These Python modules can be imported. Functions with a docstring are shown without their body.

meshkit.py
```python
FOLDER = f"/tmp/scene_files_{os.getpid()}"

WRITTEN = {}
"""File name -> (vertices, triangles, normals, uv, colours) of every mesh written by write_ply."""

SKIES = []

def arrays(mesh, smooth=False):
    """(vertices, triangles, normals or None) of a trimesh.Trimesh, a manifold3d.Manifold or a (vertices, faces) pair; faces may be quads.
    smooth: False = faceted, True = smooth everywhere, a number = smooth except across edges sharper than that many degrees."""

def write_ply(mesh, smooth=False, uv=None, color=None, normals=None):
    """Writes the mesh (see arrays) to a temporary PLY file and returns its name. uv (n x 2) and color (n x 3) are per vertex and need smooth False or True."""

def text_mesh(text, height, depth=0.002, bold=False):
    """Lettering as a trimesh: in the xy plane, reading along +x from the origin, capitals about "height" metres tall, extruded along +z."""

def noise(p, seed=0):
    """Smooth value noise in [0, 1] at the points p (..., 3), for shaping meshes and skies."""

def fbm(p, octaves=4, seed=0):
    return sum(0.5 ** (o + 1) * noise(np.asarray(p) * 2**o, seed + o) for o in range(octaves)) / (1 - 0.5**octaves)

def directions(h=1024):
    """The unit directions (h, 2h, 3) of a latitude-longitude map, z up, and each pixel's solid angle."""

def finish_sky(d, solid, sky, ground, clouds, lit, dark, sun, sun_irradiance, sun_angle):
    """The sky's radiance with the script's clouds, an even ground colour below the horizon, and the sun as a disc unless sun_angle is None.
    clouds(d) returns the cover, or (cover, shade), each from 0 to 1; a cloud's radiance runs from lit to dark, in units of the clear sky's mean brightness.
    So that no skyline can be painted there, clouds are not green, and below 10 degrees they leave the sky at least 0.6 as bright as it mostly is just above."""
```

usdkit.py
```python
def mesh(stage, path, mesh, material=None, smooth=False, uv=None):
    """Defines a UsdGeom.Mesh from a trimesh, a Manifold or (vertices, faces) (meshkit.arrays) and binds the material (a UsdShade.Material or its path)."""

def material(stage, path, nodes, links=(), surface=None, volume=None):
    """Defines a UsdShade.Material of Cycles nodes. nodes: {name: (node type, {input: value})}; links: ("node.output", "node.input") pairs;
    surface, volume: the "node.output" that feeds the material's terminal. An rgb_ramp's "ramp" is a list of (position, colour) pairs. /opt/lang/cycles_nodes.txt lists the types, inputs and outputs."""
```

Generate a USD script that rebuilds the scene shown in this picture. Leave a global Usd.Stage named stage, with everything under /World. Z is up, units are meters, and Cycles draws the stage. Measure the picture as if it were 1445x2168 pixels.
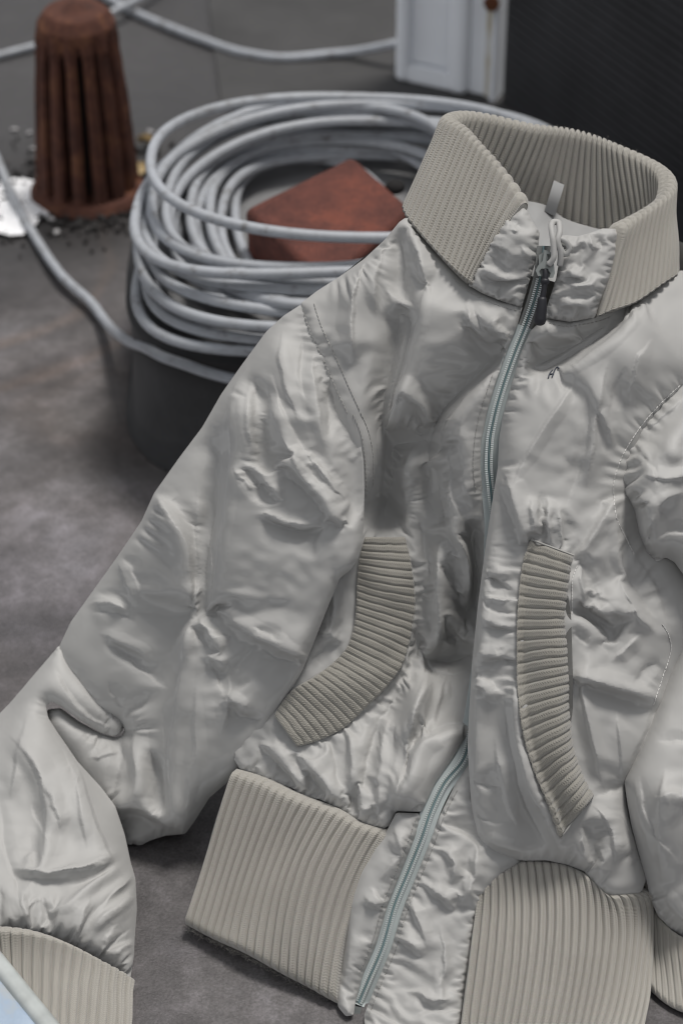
import math, random
import numpy as np, trimesh, shapely, usdkit, meshkit
from scipy.interpolate import RBFInterpolator, LinearNDInterpolator, CubicSpline, PchipInterpolator
from scipy.spatial import Delaunay, cKDTree
from scipy.sparse import csr_matrix
from pxr import Usd, UsdGeom, UsdLux, UsdShade, Gf, Sdf, Vt

stage = Usd.Stage.CreateInMemory()
UsdGeom.SetStageUpAxis(stage, UsdGeom.Tokens.z)
UsdGeom.SetStageMetersPerUnit(stage, 1.0)
UsdGeom.Xform.Define(stage, '/World')
UsdGeom.Scope.Define(stage, '/World/Looks')

# ------------------------------------------------------------------ camera, sky, sun
CAM_H, PITCH, DIST = 1.49, math.radians(37.0), 1.9
FPX = 4585.0                                   # focal length, in units of the sketch (1445 x 2168 across the picture)
cam = UsdGeom.Camera.Define(stage, '/World/camera')
cam.AddTranslateOp().Set(Gf.Vec3d(0, 0, CAM_H))
cam.AddRotateXOp().Set(90 - 37.0)
cam.CreateHorizontalApertureAttr(15.73)
cam.CreateVerticalApertureAttr(15.73 * 1024 / 682)
cam.CreateFocalLengthAttr(15.73 * FPX / 1445.0)
cam.CreateFStopAttr(3.2)
cam.CreateFocusDistanceAttr(1.875)
cam.CreateClippingRangeAttr(Gf.Vec2f(0.05, 200))
cam.CreateExposureAttr(0.82)

SUN_EL, SUN_AZ = math.radians(74), math.radians(50)      # azimuth: atan2(x, y) of the direction towards the sun
usdkit.material(stage, '/World/Looks/overcast_sky', {
    's': ('sky_texture', {'sky_type': 'single_scattering', 'sun_disc': False, 'sun_elevation': SUN_EL, 'sun_rotation': SUN_AZ, 'aerosol_density': 3.0}),
    'tc': ('texture_coordinate', {}),
    'n': ('noise_texture', {'scale': 2.2, 'detail': 5, 'roughness': 0.55}),
    'cr': ('rgb_ramp', {'ramp': [(0.3, (4.3, 4.4, 4.6)), (0.7, (7.0, 7.05, 7.15))]}),
    'm': ('mix_color', {'fac': 0.9, 'use_clamp': False}),
    'sz': ('separate_xyz', {}),
    'el': ('map_range', {'from_min': 0.0, 'from_max': 1.0, 'to_min': 0.3, 'to_max': 1.3, 'clamp': True}),
    'gm': ('vector_math', {'math_type': 'scale'}),
    'b': ('background_shader', {'strength': 0.06}),
}, [('tc.generated', 'n.vector'), ('n.fac', 'cr.fac'), ('s.color', 'm.a'), ('cr.color', 'm.b'), ('tc.generated', 'sz.vector'), ('sz.z', 'el.value'), ('m.result', 'gm.vector1'), ('el.result', 'gm.scale'), ('gm.vector', 'b.color')], surface='b.background')
sky = UsdLux.DomeLight.Define(stage, '/World/sky')
UsdShade.MaterialBindingAPI.Apply(sky.GetPrim()).Bind(UsdShade.Material.Get(stage, '/World/Looks/overcast_sky'))
sky.GetPrim().SetCustomDataByKey('kind', 'structure')
sun = UsdLux.DistantLight.Define(stage, '/World/sun')
sun.CreateIntensityAttr(0.4); sun.CreateAngleAttr(14.0); sun.CreateNormalizeAttr(True)
sun.CreateColorAttr(Gf.Vec3f(1.0, 0.97, 0.93))
sun.AddRotateZOp().Set(-math.degrees(SUN_AZ)); sun.AddRotateXOp().Set(-(90 - math.degrees(SUN_EL)))

# ------------------------------------------------------------------ sketch units -> metres
K = DIST / FPX
FW = np.array([0, math.cos(PITCH), -math.sin(PITCH)]); UPV = np.array([0, math.sin(PITCH), math.cos(PITCH)]); RT = np.array([1.0, 0, 0])
EYE = np.array([0, 0, CAM_H])

def ray(x, y):
    x = np.asarray(x, float); y = np.asarray(y, float)
    return FW + np.multiply.outer((x - 722.5) / FPX, RT) + np.multiply.outer((1084 - y) / FPX, UPV)

def P(q):
    """sketch point (x, y, w): w is the distance in front of the plane the jacket leans in"""
    q = np.asarray(q, float)
    return EYE + ray(q[..., 0], q[..., 1]) * (DIST - q[..., 2] * K)[..., None]

def Pz(x, y, z=0.0):
    r = ray(x, y)
    return EYE + r * ((z - CAM_H) / r[..., 2])[..., None]

def Py(x, y, Y):
    r = ray(x, y)
    return EYE + r * (Y / r[..., 1])[..., None]

# ------------------------------------------------------------------ scene helpers
used = {}
def path_for(name, parent):
    base = (parent if isinstance(parent, str) else str(parent.GetPath())) if parent is not None else '/World'
    k = used.get((base, name), 0); used[(base, name)] = k + 1
    return f'{base}/{name}' + (f'_{k:03d}' if k else '')

def tag(prim, label=None, cat=None, group=None, kind=None):
    for k, v in (('label', label), ('category', cat), ('group', group), ('kind', kind)):
        if v: prim.SetCustomDataByKey(k, v)
    return prim

def thing(name, label, cat, group=None, loc=(0, 0, 0)):
    p = path_for(name, None)
    x = UsdGeom.Xform.Define(stage, p)
    x.AddTranslateOp().Set(Gf.Vec3d(*map(float, loc)))
    ORIGIN[p] = np.array(loc, float)
    return tag(x.GetPrim(), label, cat, group)
ORIGIN = {}

def obj(name, mesh, mat, parent=None, smooth=False, uv=None, label=None, cat=None, group=None, kind=None):
    """mesh in world coordinates"""
    p = path_for(name, parent)
    if parent is not None:
        top = '/'.join(str(parent.GetPath()).split('/')[:3])
        o = ORIGIN.get(top, np.zeros(3))
        if isinstance(mesh, tuple): mesh = (np.asarray(mesh[0]) - o, mesh[1])
        else:
            mesh = mesh.copy(); mesh.apply_translation(-o)
    m = usdkit.mesh(stage, p, mesh, mat, smooth=smooth, uv=uv)
    return tag(m.GetPrim(), label, cat, group, kind)

def cat_mesh(ms):
    vs, fs, n = [], [], 0
    for v, f in [(np.asarray(m[0]), np.asarray(m[1])) if isinstance(m, tuple) else (m.vertices, m.faces) for m in ms]:
        if f.shape[1] == 4: f = np.vstack([f[:, [0, 1, 2]], f[:, [0, 2, 3]]])
        vs.append(v); fs.append(f + n); n += len(v)
    return np.vstack(vs), np.vstack(fs)

def tube(pts, r, n=10, caps=True, closed=False):
    pts = np.asarray(pts, float); m = len(pts)
    r = np.broadcast_to(np.asarray(r, float), m)
    t = np.roll(pts, -1, 0) - np.roll(pts, 1, 0) if closed else np.gradient(pts, axis=0)
    t /= np.linalg.norm(t, axis=1, keepdims=True) + 1e-12
    a = np.zeros_like(t); u = np.cross(t[0], [0, 0, 1.0])
    if np.linalg.norm(u) < 1e-3: u = np.cross(t[0], [1.0, 0, 0])
    for i in range(m):
        u = u - t[i] * (u @ t[i]); u /= np.linalg.norm(u) + 1e-12; a[i] = u
    b = np.cross(t, a); th = np.arange(n) / n * 2 * np.pi
    v = pts[:, None] + r[:, None, None] * (a[:, None] * np.cos(th)[None, :, None] + b[:, None] * np.sin(th)[None, :, None])
    v = v.reshape(-1, 3); i, j = np.meshgrid(np.arange(m if closed else m - 1), np.arange(n), indexing='ij'); i2 = (i + 1) % m; j2 = (j + 1) % n
    f = np.stack([i * n + j, i2 * n + j, i2 * n + j2, i * n + j2], -1).reshape(-1, 4)
    f = np.vstack([f[:, [0, 1, 2]], f[:, [0, 2, 3]]])
    if caps and not closed:
        k = len(v); v = np.vstack([v, pts[0], pts[-1]]); jj = np.arange(n); j3 = (jj + 1) % n
        f = np.vstack([f, np.stack([jj * 0 + k, jj, j3], 1), np.stack([jj * 0 + k + 1, (m - 1) * n + j3, (m - 1) * n + jj], 1)])
    return v, f

def spline(pts, n, closed=False):
    pts = np.asarray(pts, float)
    if closed: pts = np.vstack([pts, pts[:1]])
    d = np.r_[0, np.cumsum(np.linalg.norm(np.diff(pts, axis=0), axis=1) ** 0.5)]
    c = CubicSpline(d, pts, bc_type='periodic') if closed else PchipInterpolator(d, pts) if len(pts) > 2 else None
    s = np.linspace(0, d[-1], n, endpoint=not closed)
    if c is None: return pts[0] + (pts[1] - pts[0]) * (s / d[-1])[:, None]
    # even spacing
    ss = np.linspace(0, d[-1], 600); q = c(ss); L = np.r_[0, np.cumsum(np.linalg.norm(np.diff(q, axis=0), axis=1))]
    return c(np.interp(np.linspace(0, L[-1], n, endpoint=not closed), L, ss))

def rbox(sx, sy, sz, r, seg=3):
    """box with rounded edges, centred"""
    import manifold3d as m3
    s = [m3.Manifold.sphere(r, seg * 4).translate([x * (sx / 2 - r), y * (sy / 2 - r), z * (sz / 2 - r)]) for x in (-1, 1) for y in (-1, 1) for z in (-1, 1)]
    m = m3.Manifold.batch_hull(s).to_mesh()
    return trimesh.Trimesh(np.array(m.vert_properties[:, :3]), np.array(m.tri_verts), process=False)

# ------------------------------------------------------------------ materials
def mat(name, nodes, links, surface='p.BSDF'):
    return usdkit.material(stage, '/World/Looks/' + name, nodes, links, surface=surface)

def plain(name, col, rough=0.5, metal=0.0, var=0.15, scale=40, bump=0.0, bscale=200, spec=0.5, sheen=0.0):
    c = np.array(col)
    return mat(name, {
        'g': ('geometry', {}),
        'n': ('noise_texture', {'scale': scale, 'detail': 5, 'roughness': 0.6}),
        'r': ('rgb_ramp', {'ramp': [(0.25, c * (1 - var)), (0.75, np.minimum(c * (1 + var), 1))]}),
        'n2': ('noise_texture', {'scale': bscale, 'detail': 3}),
        'b': ('bump', {'strength': min(1, bump), 'distance': 0.001}),
        'p': ('principled_bsdf', {'roughness': rough, 'metallic': metal, 'specular_ior_level': spec, 'sheen_weight': sheen}),
    }, [('g.position', 'n.vector'), ('n.fac', 'r.fac'), ('r.color', 'p.base_color'), ('g.position', 'n2.vector')] +
        ([('n2.fac', 'b.height'), ('b.normal', 'p.normal')] if bump else []))

NYLON = (0.43, 0.425, 0.405)
M_nylon = mat('sage_nylon', {
    'g': ('geometry', {}),
    'n': ('noise_texture', {'scale': 9, 'detail': 4, 'roughness': 0.6}),
    'r': ('rgb_ramp', {'ramp': [(0.3, (0.345, 0.340, 0.329)), (0.7, (0.384, 0.379, 0.366))]}),
    'n2': ('noise_texture', {'scale': 900, 'detail': 2}),
    'n3': ('noise_texture', {'scale': 70, 'detail': 4, 'roughness': 0.55, 'distortion': 0.6}),
    'b1': ('bump', {'strength': 0.10, 'distance': 0.0006}),
    'b2': ('bump', {'strength': 0.12, 'distance': 0.001}),
    'p': ('principled_bsdf', {'roughness': 0.56, 'specular_ior_level': 0.25, 'sheen_weight': 0.08, 'sheen_roughness': 0.4}),
}, [('g.position', 'n.vector'), ('n.fac', 'r.fac'), ('r.color', 'p.base_color'), ('g.position', 'n2.vector'), ('g.position', 'n3.vector'),
    ('n3.fac', 'b2.height'), ('b2.normal', 'b1.normal'), ('n2.fac', 'b1.height'), ('b1.normal', 'p.normal')])

def knit(name, c0, c1, rows=1.0):
    # uv: x counts ribs, y runs along the rib in stitches
    return mat(name, {
        'tc': ('texture_coordinate', {}), 'sx': ('separate_xyz', {}),
        'fx': ('math', {'math_type': 'pingpong', 'value2': 0.25}),
        'k': ('math', {'math_type': 'multiply', 'value2': 2.4}),
        'ad': ('math', {'math_type': 'add'}),
        'ang': ('math', {'math_type': 'multiply', 'value2': 6.2832}),
        'sn': ('math', {'math_type': 'sine'}),
        'g': ('geometry', {}),
        'n': ('noise_texture', {'scale': 14, 'detail': 4}),
        'n2': ('noise_texture', {'scale': 1300, 'detail': 3, 'roughness': 0.7}),
        'mx': ('math', {'math_type': 'multiply_add', 'value2': 0.30, 'value3': 0.0}),
        'hh': ('math', {'math_type': 'add'}),
        'r': ('rgb_ramp', {'ramp': [(0.25, c0), (0.75, c1)]}),
        'sp': ('rgb_ramp', {'ramp': [(0.3, (0.80, 0.80, 0.80)), (0.7, (1.0, 1.0, 1.0))]}),
        'mul': ('mix_color', {'blend_type': 'multiply', 'fac': 1.0}),
        'b': ('bump', {'strength': 0.55, 'distance': 0.0011}),
        'p': ('principled_bsdf', {'roughness': 0.92, 'specular_ior_level': 0.2, 'sheen_weight': 0.35, 'sheen_roughness': 0.5}),
    }, [('tc.UV', 'sx.vector'), ('sx.x', 'fx.value1'), ('fx.value', 'k.value1'), ('k.value', 'ad.value1'), ('sx.y', 'ad.value2'), ('ad.value', 'ang.value1'),
        ('ang.value', 'sn.value1'), ('sn.value', 'mx.value1'), ('mx.value', 'hh.value1'), ('n2.fac', 'hh.value2'), ('hh.value', 'b.height'), ('b.normal', 'p.normal'),
        ('g.position', 'n.vector'), ('g.position', 'n2.vector'), ('n.fac', 'r.fac'), ('r.color', 'mul.a'), ('n2.fac', 'sp.fac'), ('sp.color', 'mul.b'), ('mul.result', 'p.base_color')])

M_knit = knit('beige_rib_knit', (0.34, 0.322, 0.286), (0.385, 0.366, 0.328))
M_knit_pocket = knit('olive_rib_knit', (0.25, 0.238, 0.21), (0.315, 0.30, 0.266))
M_lining = plain('grey_lining', (0.27, 0.27, 0.268), 0.6, var=0.05)
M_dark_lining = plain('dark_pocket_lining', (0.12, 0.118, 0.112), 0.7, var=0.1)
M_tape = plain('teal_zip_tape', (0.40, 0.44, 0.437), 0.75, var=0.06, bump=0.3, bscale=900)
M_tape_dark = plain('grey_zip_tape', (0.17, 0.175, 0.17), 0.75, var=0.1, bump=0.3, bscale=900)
M_teeth = plain('teal_zip_teeth', (0.60, 0.64, 0.63), 0.38, var=0.05)
M_cord = plain('zip_core', (0.16, 0.24, 0.25), 0.6, var=0.1)
M_metal = plain('dull_nickel', (0.24, 0.255, 0.245), 0.45, metal=0.6, var=0.1)
M_black = plain('black_rubber', (0.012, 0.012, 0.016), 0.5, var=0.2)
M_thread = plain('grey_thread', (0.30, 0.295, 0.28), 0.8, var=0.1)
M_thread_light = plain('pale_thread', (0.58, 0.57, 0.55), 0.8, var=0.1)
M_logo = plain('dark_embroidery', (0.05, 0.055, 0.07), 0.7, var=0.2)

M_cable = mat('grey_pvc_cable', {
    'g': ('geometry', {}),
    'n': ('noise_texture', {'scale': 60, 'detail': 6, 'roughness': 0.65}),
    'n1': ('noise_texture', {'scale': 5, 'detail': 3}),
    'r': ('rgb_ramp', {'ramp': [(0.30, (0.17, 0.165, 0.165)), (0.42, (0.33, 0.345, 0.37)), (0.7, (0.385, 0.405, 0.44))]}),
    'r1': ('rgb_ramp', {'ramp': [(0.3, (0.86, 0.85, 0.83)), (0.7, (1.0, 1.0, 1.0))]}),
    'mul': ('mix_color', {'blend_type': 'multiply', 'fac': 1.0}),
    'p': ('principled_bsdf', {'roughness': 0.5}),
}, [('g.position', 'n.vector'), ('g.position', 'n1.vector'), ('n.fac', 'r.fac'), ('n1.fac', 'r1.fac'), ('r.color', 'mul.a'), ('r1.color', 'mul.b'), ('mul.result', 'p.base_color')])

def rust(name, dark, mid, bright, rough=0.85, bump=0.8, s=45):
    return mat(name, {
        'g': ('geometry', {}),
        'n': ('noise_texture', {'scale': s, 'detail': 7, 'roughness': 0.7}),
        'r': ('rgb_ramp', {'ramp': [(0.3, dark), (0.52, mid), (0.72, bright)]}),
        'n2': ('noise_texture', {'scale': 420, 'detail': 5, 'roughness': 0.7}),
        'sp': ('rgb_ramp', {'ramp': [(0.35, (0.6, 0.6, 0.62)), (0.65, (1.25, 1.2, 1.18))]}),
        'mul': ('mix_color', {'blend_type': 'multiply', 'fac': 1.0, 'use_clamp': False}),
        'b': ('bump', {'strength': bump, 'distance': 0.0015}),
        'p': ('principled_bsdf', {'roughness': rough, 'specular_ior_level': 0.3}),
    }, [('g.position', 'n.vector'), ('g.position', 'n2.vector'), ('n.fac', 'r.fac'), ('n2.fac', 'sp.fac'), ('r.color', 'mul.a'), ('sp.color', 'mul.b'), ('mul.result', 'p.base_color'),
        ('n2.fac', 'b.height'), ('b.normal', 'p.normal')])
M_brick = rust('rusty_red_iron', (0.070, 0.028, 0.023), (0.125, 0.045, 0.034), (0.21, 0.066, 0.042), s=18)
M_dome = rust('dark_rust', (0.050, 0.022, 0.016), (0.098, 0.040, 0.027), (0.19, 0.085, 0.042), s=26)
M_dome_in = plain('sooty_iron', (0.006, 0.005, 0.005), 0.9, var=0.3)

# roof floor: weathered grey-brown bitumen with pale salts, brown rings and a darker far zone
ringc = Pz(-120., 560.); DC = Pz(188., 405.)
M_floor = mat('weathered_roof', {
    'g': ('geometry', {}),
    'a': ('noise_texture', {'scale': 2.6, 'detail': 6, 'roughness': 0.6, 'distortion': 0.5}),
    'ra': ('rgb_ramp', {'ramp': [(0.34, (0.052, 0.049, 0.050)), (0.46, (0.082, 0.076, 0.076)), (0.55, (0.112, 0.105, 0.104)), (0.64, (0.170, 0.164, 0.167))]}),
    'f': ('noise_texture', {'scale': 26, 'detail': 8, 'roughness': 0.72}),
    'rf': ('rgb_ramp', {'ramp': [(0.32, (0.60, 0.59, 0.60)), (0.5, (0.95, 0.94, 0.95)), (0.68, (1.5, 1.48, 1.54))]}),
    'm1': ('mix_color', {'blend_type': 'multiply', 'fac': 0.85, 'use_clamp': False}),
    'gr': ('noise_texture', {'scale': 420, 'detail': 4, 'roughness': 0.7}),
    'rg': ('rgb_ramp', {'ramp': [(0.36, (0.66, 0.66, 0.66)), (0.5, (0.96, 0.96, 0.96)), (0.66, (1.3, 1.3, 1.32))]}),
    'm2': ('mix_color', {'blend_type': 'multiply', 'fac': 0.8, 'use_clamp': False}),
    # tide rings
    'nw': ('noise_texture', {'scale': 7, 'detail': 3}),
    'ns': ('math', {'math_type': 'multiply', 'value2': 0.07}),
    'ds': ('vector_math', {'math_type': 'distance', 'vector2': tuple(ringc)}),
    'da': ('math', {'math_type': 'add'}),
    'rr': ('rgb_ramp', {'ramp': [(0.0, (0.62, 0.6, 0.6)), (0.245, (0.72, 0.70, 0.69)), (0.262, (1.05, 0.88, 0.76)), (0.275, (0.72, 0.69, 0.68)), (0.30, (1.0, 0.97, 0.95)), (0.325, (0.70, 0.68, 0.68)), (0.345, (1.08, 0.93, 0.83)), (0.365, (0.9, 0.89, 0.89)), (0.45, (1, 1, 1))]}),
    'm3': ('mix_color', {'blend_type': 'multiply', 'fac': 0.8, 'use_clamp': False}),
    # far part stays damp and dark
    'sy': ('separate_xyz', {}),
    'ny': ('noise_texture', {'scale': 3, 'detail': 4}),
    'my': ('math', {'math_type': 'multiply_add', 'value2': 0.5}),
    'ry': ('map_range', {'from_min': 2.55, 'from_max': 3.0, 'to_min': 0.0, 'to_max': 1.0, 'clamp': True}),
    'dk': ('mix_color', {'blend_type': 'mix', 'b': (0.040, 0.039, 0.040), 'use_clamp': False}),
    'fy': ('math', {'math_type': 'multiply', 'value2': 0.85}),
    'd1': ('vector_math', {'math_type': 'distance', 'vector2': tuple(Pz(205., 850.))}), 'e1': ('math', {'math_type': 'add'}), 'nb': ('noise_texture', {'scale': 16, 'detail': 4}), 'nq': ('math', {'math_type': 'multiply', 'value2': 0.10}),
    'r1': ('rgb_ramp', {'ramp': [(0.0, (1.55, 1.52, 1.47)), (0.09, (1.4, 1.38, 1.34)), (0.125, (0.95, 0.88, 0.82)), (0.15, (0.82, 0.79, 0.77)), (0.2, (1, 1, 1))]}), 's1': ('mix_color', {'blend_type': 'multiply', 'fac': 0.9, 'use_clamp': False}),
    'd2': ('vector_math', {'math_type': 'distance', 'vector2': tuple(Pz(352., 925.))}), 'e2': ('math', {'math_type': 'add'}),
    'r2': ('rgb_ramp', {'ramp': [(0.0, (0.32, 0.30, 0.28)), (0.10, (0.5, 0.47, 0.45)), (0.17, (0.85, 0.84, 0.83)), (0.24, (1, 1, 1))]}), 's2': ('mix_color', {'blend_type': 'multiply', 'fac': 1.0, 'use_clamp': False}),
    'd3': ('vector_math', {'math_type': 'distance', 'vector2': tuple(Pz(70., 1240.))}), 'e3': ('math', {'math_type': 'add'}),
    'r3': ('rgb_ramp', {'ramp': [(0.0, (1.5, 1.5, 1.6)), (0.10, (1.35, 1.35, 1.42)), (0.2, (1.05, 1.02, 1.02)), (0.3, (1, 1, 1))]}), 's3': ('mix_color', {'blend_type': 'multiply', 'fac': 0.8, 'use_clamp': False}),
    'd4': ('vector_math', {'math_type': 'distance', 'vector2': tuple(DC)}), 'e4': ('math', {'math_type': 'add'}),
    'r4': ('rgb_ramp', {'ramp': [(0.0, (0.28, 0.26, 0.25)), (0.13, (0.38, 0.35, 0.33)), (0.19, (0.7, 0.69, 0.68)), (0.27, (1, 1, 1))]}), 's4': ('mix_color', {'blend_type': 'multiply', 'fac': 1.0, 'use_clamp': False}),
    'br': ('bump', {'strength': 0.5, 'distance': 0.002}),
    'p': ('principled_bsdf', {'specular_ior_level': 0.45}), 'rgh': ('map_range', {'from_min': 0.35, 'from_max': 0.65, 'to_min': 0.38, 'to_max': 0.72, 'clamp': True}),
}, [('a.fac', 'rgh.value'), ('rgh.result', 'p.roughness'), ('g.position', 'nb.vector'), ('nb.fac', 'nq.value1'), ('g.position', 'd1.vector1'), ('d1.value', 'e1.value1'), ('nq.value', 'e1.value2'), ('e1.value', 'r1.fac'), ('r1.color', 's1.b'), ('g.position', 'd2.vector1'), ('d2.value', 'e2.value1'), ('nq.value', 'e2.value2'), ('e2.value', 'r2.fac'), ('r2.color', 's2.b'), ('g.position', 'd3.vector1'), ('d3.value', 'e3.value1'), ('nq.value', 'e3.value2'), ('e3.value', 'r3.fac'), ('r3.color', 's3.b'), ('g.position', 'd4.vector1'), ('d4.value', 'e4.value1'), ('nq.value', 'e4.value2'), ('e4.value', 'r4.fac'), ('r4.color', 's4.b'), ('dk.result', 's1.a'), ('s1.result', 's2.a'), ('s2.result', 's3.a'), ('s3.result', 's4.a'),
    ('g.position', 'a.vector'), ('a.fac', 'ra.fac'), ('g.position', 'f.vector'), ('f.fac', 'rf.fac'), ('ra.color', 'm1.a'), ('rf.color', 'm1.b'),
    ('g.position', 'gr.vector'), ('gr.fac', 'rg.fac'), ('m1.result', 'm2.a'), ('rg.color', 'm2.b'),
    ('g.position', 'nw.vector'), ('nw.fac', 'ns.value1'), ('g.position', 'ds.vector1'), ('ds.value', 'da.value1'), ('ns.value', 'da.value2'), ('da.value', 'rr.fac'), ('m2.result', 'm3.a'), ('rr.color', 'm3.b'),
    ('g.position', 'sy.vector'), ('g.position', 'ny.vector'), ('ny.fac', 'my.value1'), ('sy.y', 'my.value3'), ('my.value', 'ry.value'), ('ry.result', 'fy.value1'), ('fy.value', 'dk.fac'), ('m3.result', 'dk.a'),
    ('s4.result', 'p.base_color'), ('gr.fac', 'br.height'), ('br.normal', 'p.normal')])
M_felt = plain('dark_roof_felt', (0.036, 0.035, 0.035), 0.7, var=0.35, scale=9, bump=0.5, bscale=300)
M_plinth = plain('tarred_plinth', (0.030, 0.030, 0.031), 0.7, var=0.35, scale=14, bump=0.5, bscale=160)
M_plinth_top = plain('grey_plinth_cap', (0.17, 0.17, 0.172), 0.7, var=0.15, scale=14)
M_white = plain('white_enamel', (0.76, 0.78, 0.81), 0.35, var=0.05, scale=6)
M_white_dirty = mat('yellowed_enamel', {
    'g': ('geometry', {}), 'n': ('noise_texture', {'scale': 22, 'detail': 5}),
    'r': ('rgb_ramp', {'ramp': [(0.35, (0.42, 0.36, 0.24)), (0.55, (0.56, 0.54, 0.49)), (0.7, (0.62, 0.63, 0.62))]}),
    'p': ('principled_bsdf', {'roughness': 0.5})}, [('g.position', 'n.vector'), ('n.fac', 'r.fac'), ('r.color', 'p.base_color')])
M_fin = plain('dark_fins', (0.019, 0.019, 0.021), 0.55, var=0.35, scale=8)
M_rustbolt = plain('rusty_bolt', (0.10, 0.032, 0.012), 0.85, var=0.4, scale=150)
M_paper = plain('white_paper', (0.78, 0.78, 0.79), 0.8, var=0.04)
M_leaf = plain('dry_leaf', (0.36, 0.27, 0.14), 0.7, var=0.3, scale=80)
M_grit = mat('mixed_grit', {'o': ('geometry', {}), 'r': ('rgb_ramp', {'ramp': [(0.0, (0.02, 0.018, 0.017)), (0.6, (0.06, 0.05, 0.045)), (0.85, (0.16, 0.13, 0.1)), (1.0, (0.45, 0.45, 0.45))]}),
    'p': ('principled_bsdf', {'roughness': 0.6})}, [('o.random_per_island', 'r.fac'), ('r.color', 'p.base_color')])
M_chip = plain('pale_stone', (0.34, 0.33, 0.33), 0.6, var=0.3, scale=120)
M_rail = mat('pale_blue_paint', {
    'g': ('geometry', {}), 'n': ('noise_texture', {'scale': 16, 'detail': 6, 'roughness': 0.65, 'distortion': 0.4}),
    'r': ('rgb_ramp', {'ramp': [(0.28, (0.30, 0.20, 0.09)), (0.36, (0.36, 0.37, 0.36)), (0.5, (0.29, 0.36, 0.45)), (0.75, (0.40, 0.47, 0.55))]}),
    'p': ('principled_bsdf', {'roughness': 0.3})}, [('g.position', 'n.vector'), ('n.fac', 'r.fac'), ('r.color', 'p.base_color')])
M_rail_edge = plain('worn_rail_edge', (0.36, 0.38, 0.37), 0.4, var=0.2, scale=40)

# ------------------------------------------------------------------ setting
gx, gy = np.meshgrid(np.r_[-40, -8, np.linspace(-2, 2, 90), 8, 40], np.r_[-6, 0, np.linspace(0.6, 4.6, 90), 9, 60], indexing='ij')
gz = (meshkit.fbm(np.stack([gx * 3, gy * 3, gx * 0], -1), 3, 5) - 0.5) * 0.004 - 0.002
gz[(abs(gx) > 3) | (gy < 0.2) | (gy > 5)] = -0.003
nx_, ny_ = gx.shape
ii, jj = np.meshgrid(np.arange(nx_ - 1), np.arange(ny_ - 1), indexing='ij')
quad = np.stack([ii * ny_ + jj, (ii + 1) * ny_ + jj, (ii + 1) * ny_ + jj + 1, ii * ny_ + jj + 1], -1).reshape(-1, 4)
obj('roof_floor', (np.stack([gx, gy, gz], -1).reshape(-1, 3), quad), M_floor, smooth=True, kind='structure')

def slab(poly, z0, z1):
    m = trimesh.creation.extrude_polygon(shapely.Polygon(poly), z1 - z0, engine='earcut'); m.apply_translation([0, 0, z0]); return m
fp = Pz(np.array([436., 452., 470.]), np.array([-60., 110., 232.]))
felt = [tuple(fp[0][:2]), tuple(fp[1][:2]), tuple(fp[2][:2]), (1.2, fp[2][1] - 0.12), (1.4, fp[0][1] + 0.1)]
obj('roof_felt_sheet', slab(felt, 0.0005, 0.0035), M_felt, kind='structure')

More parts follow.
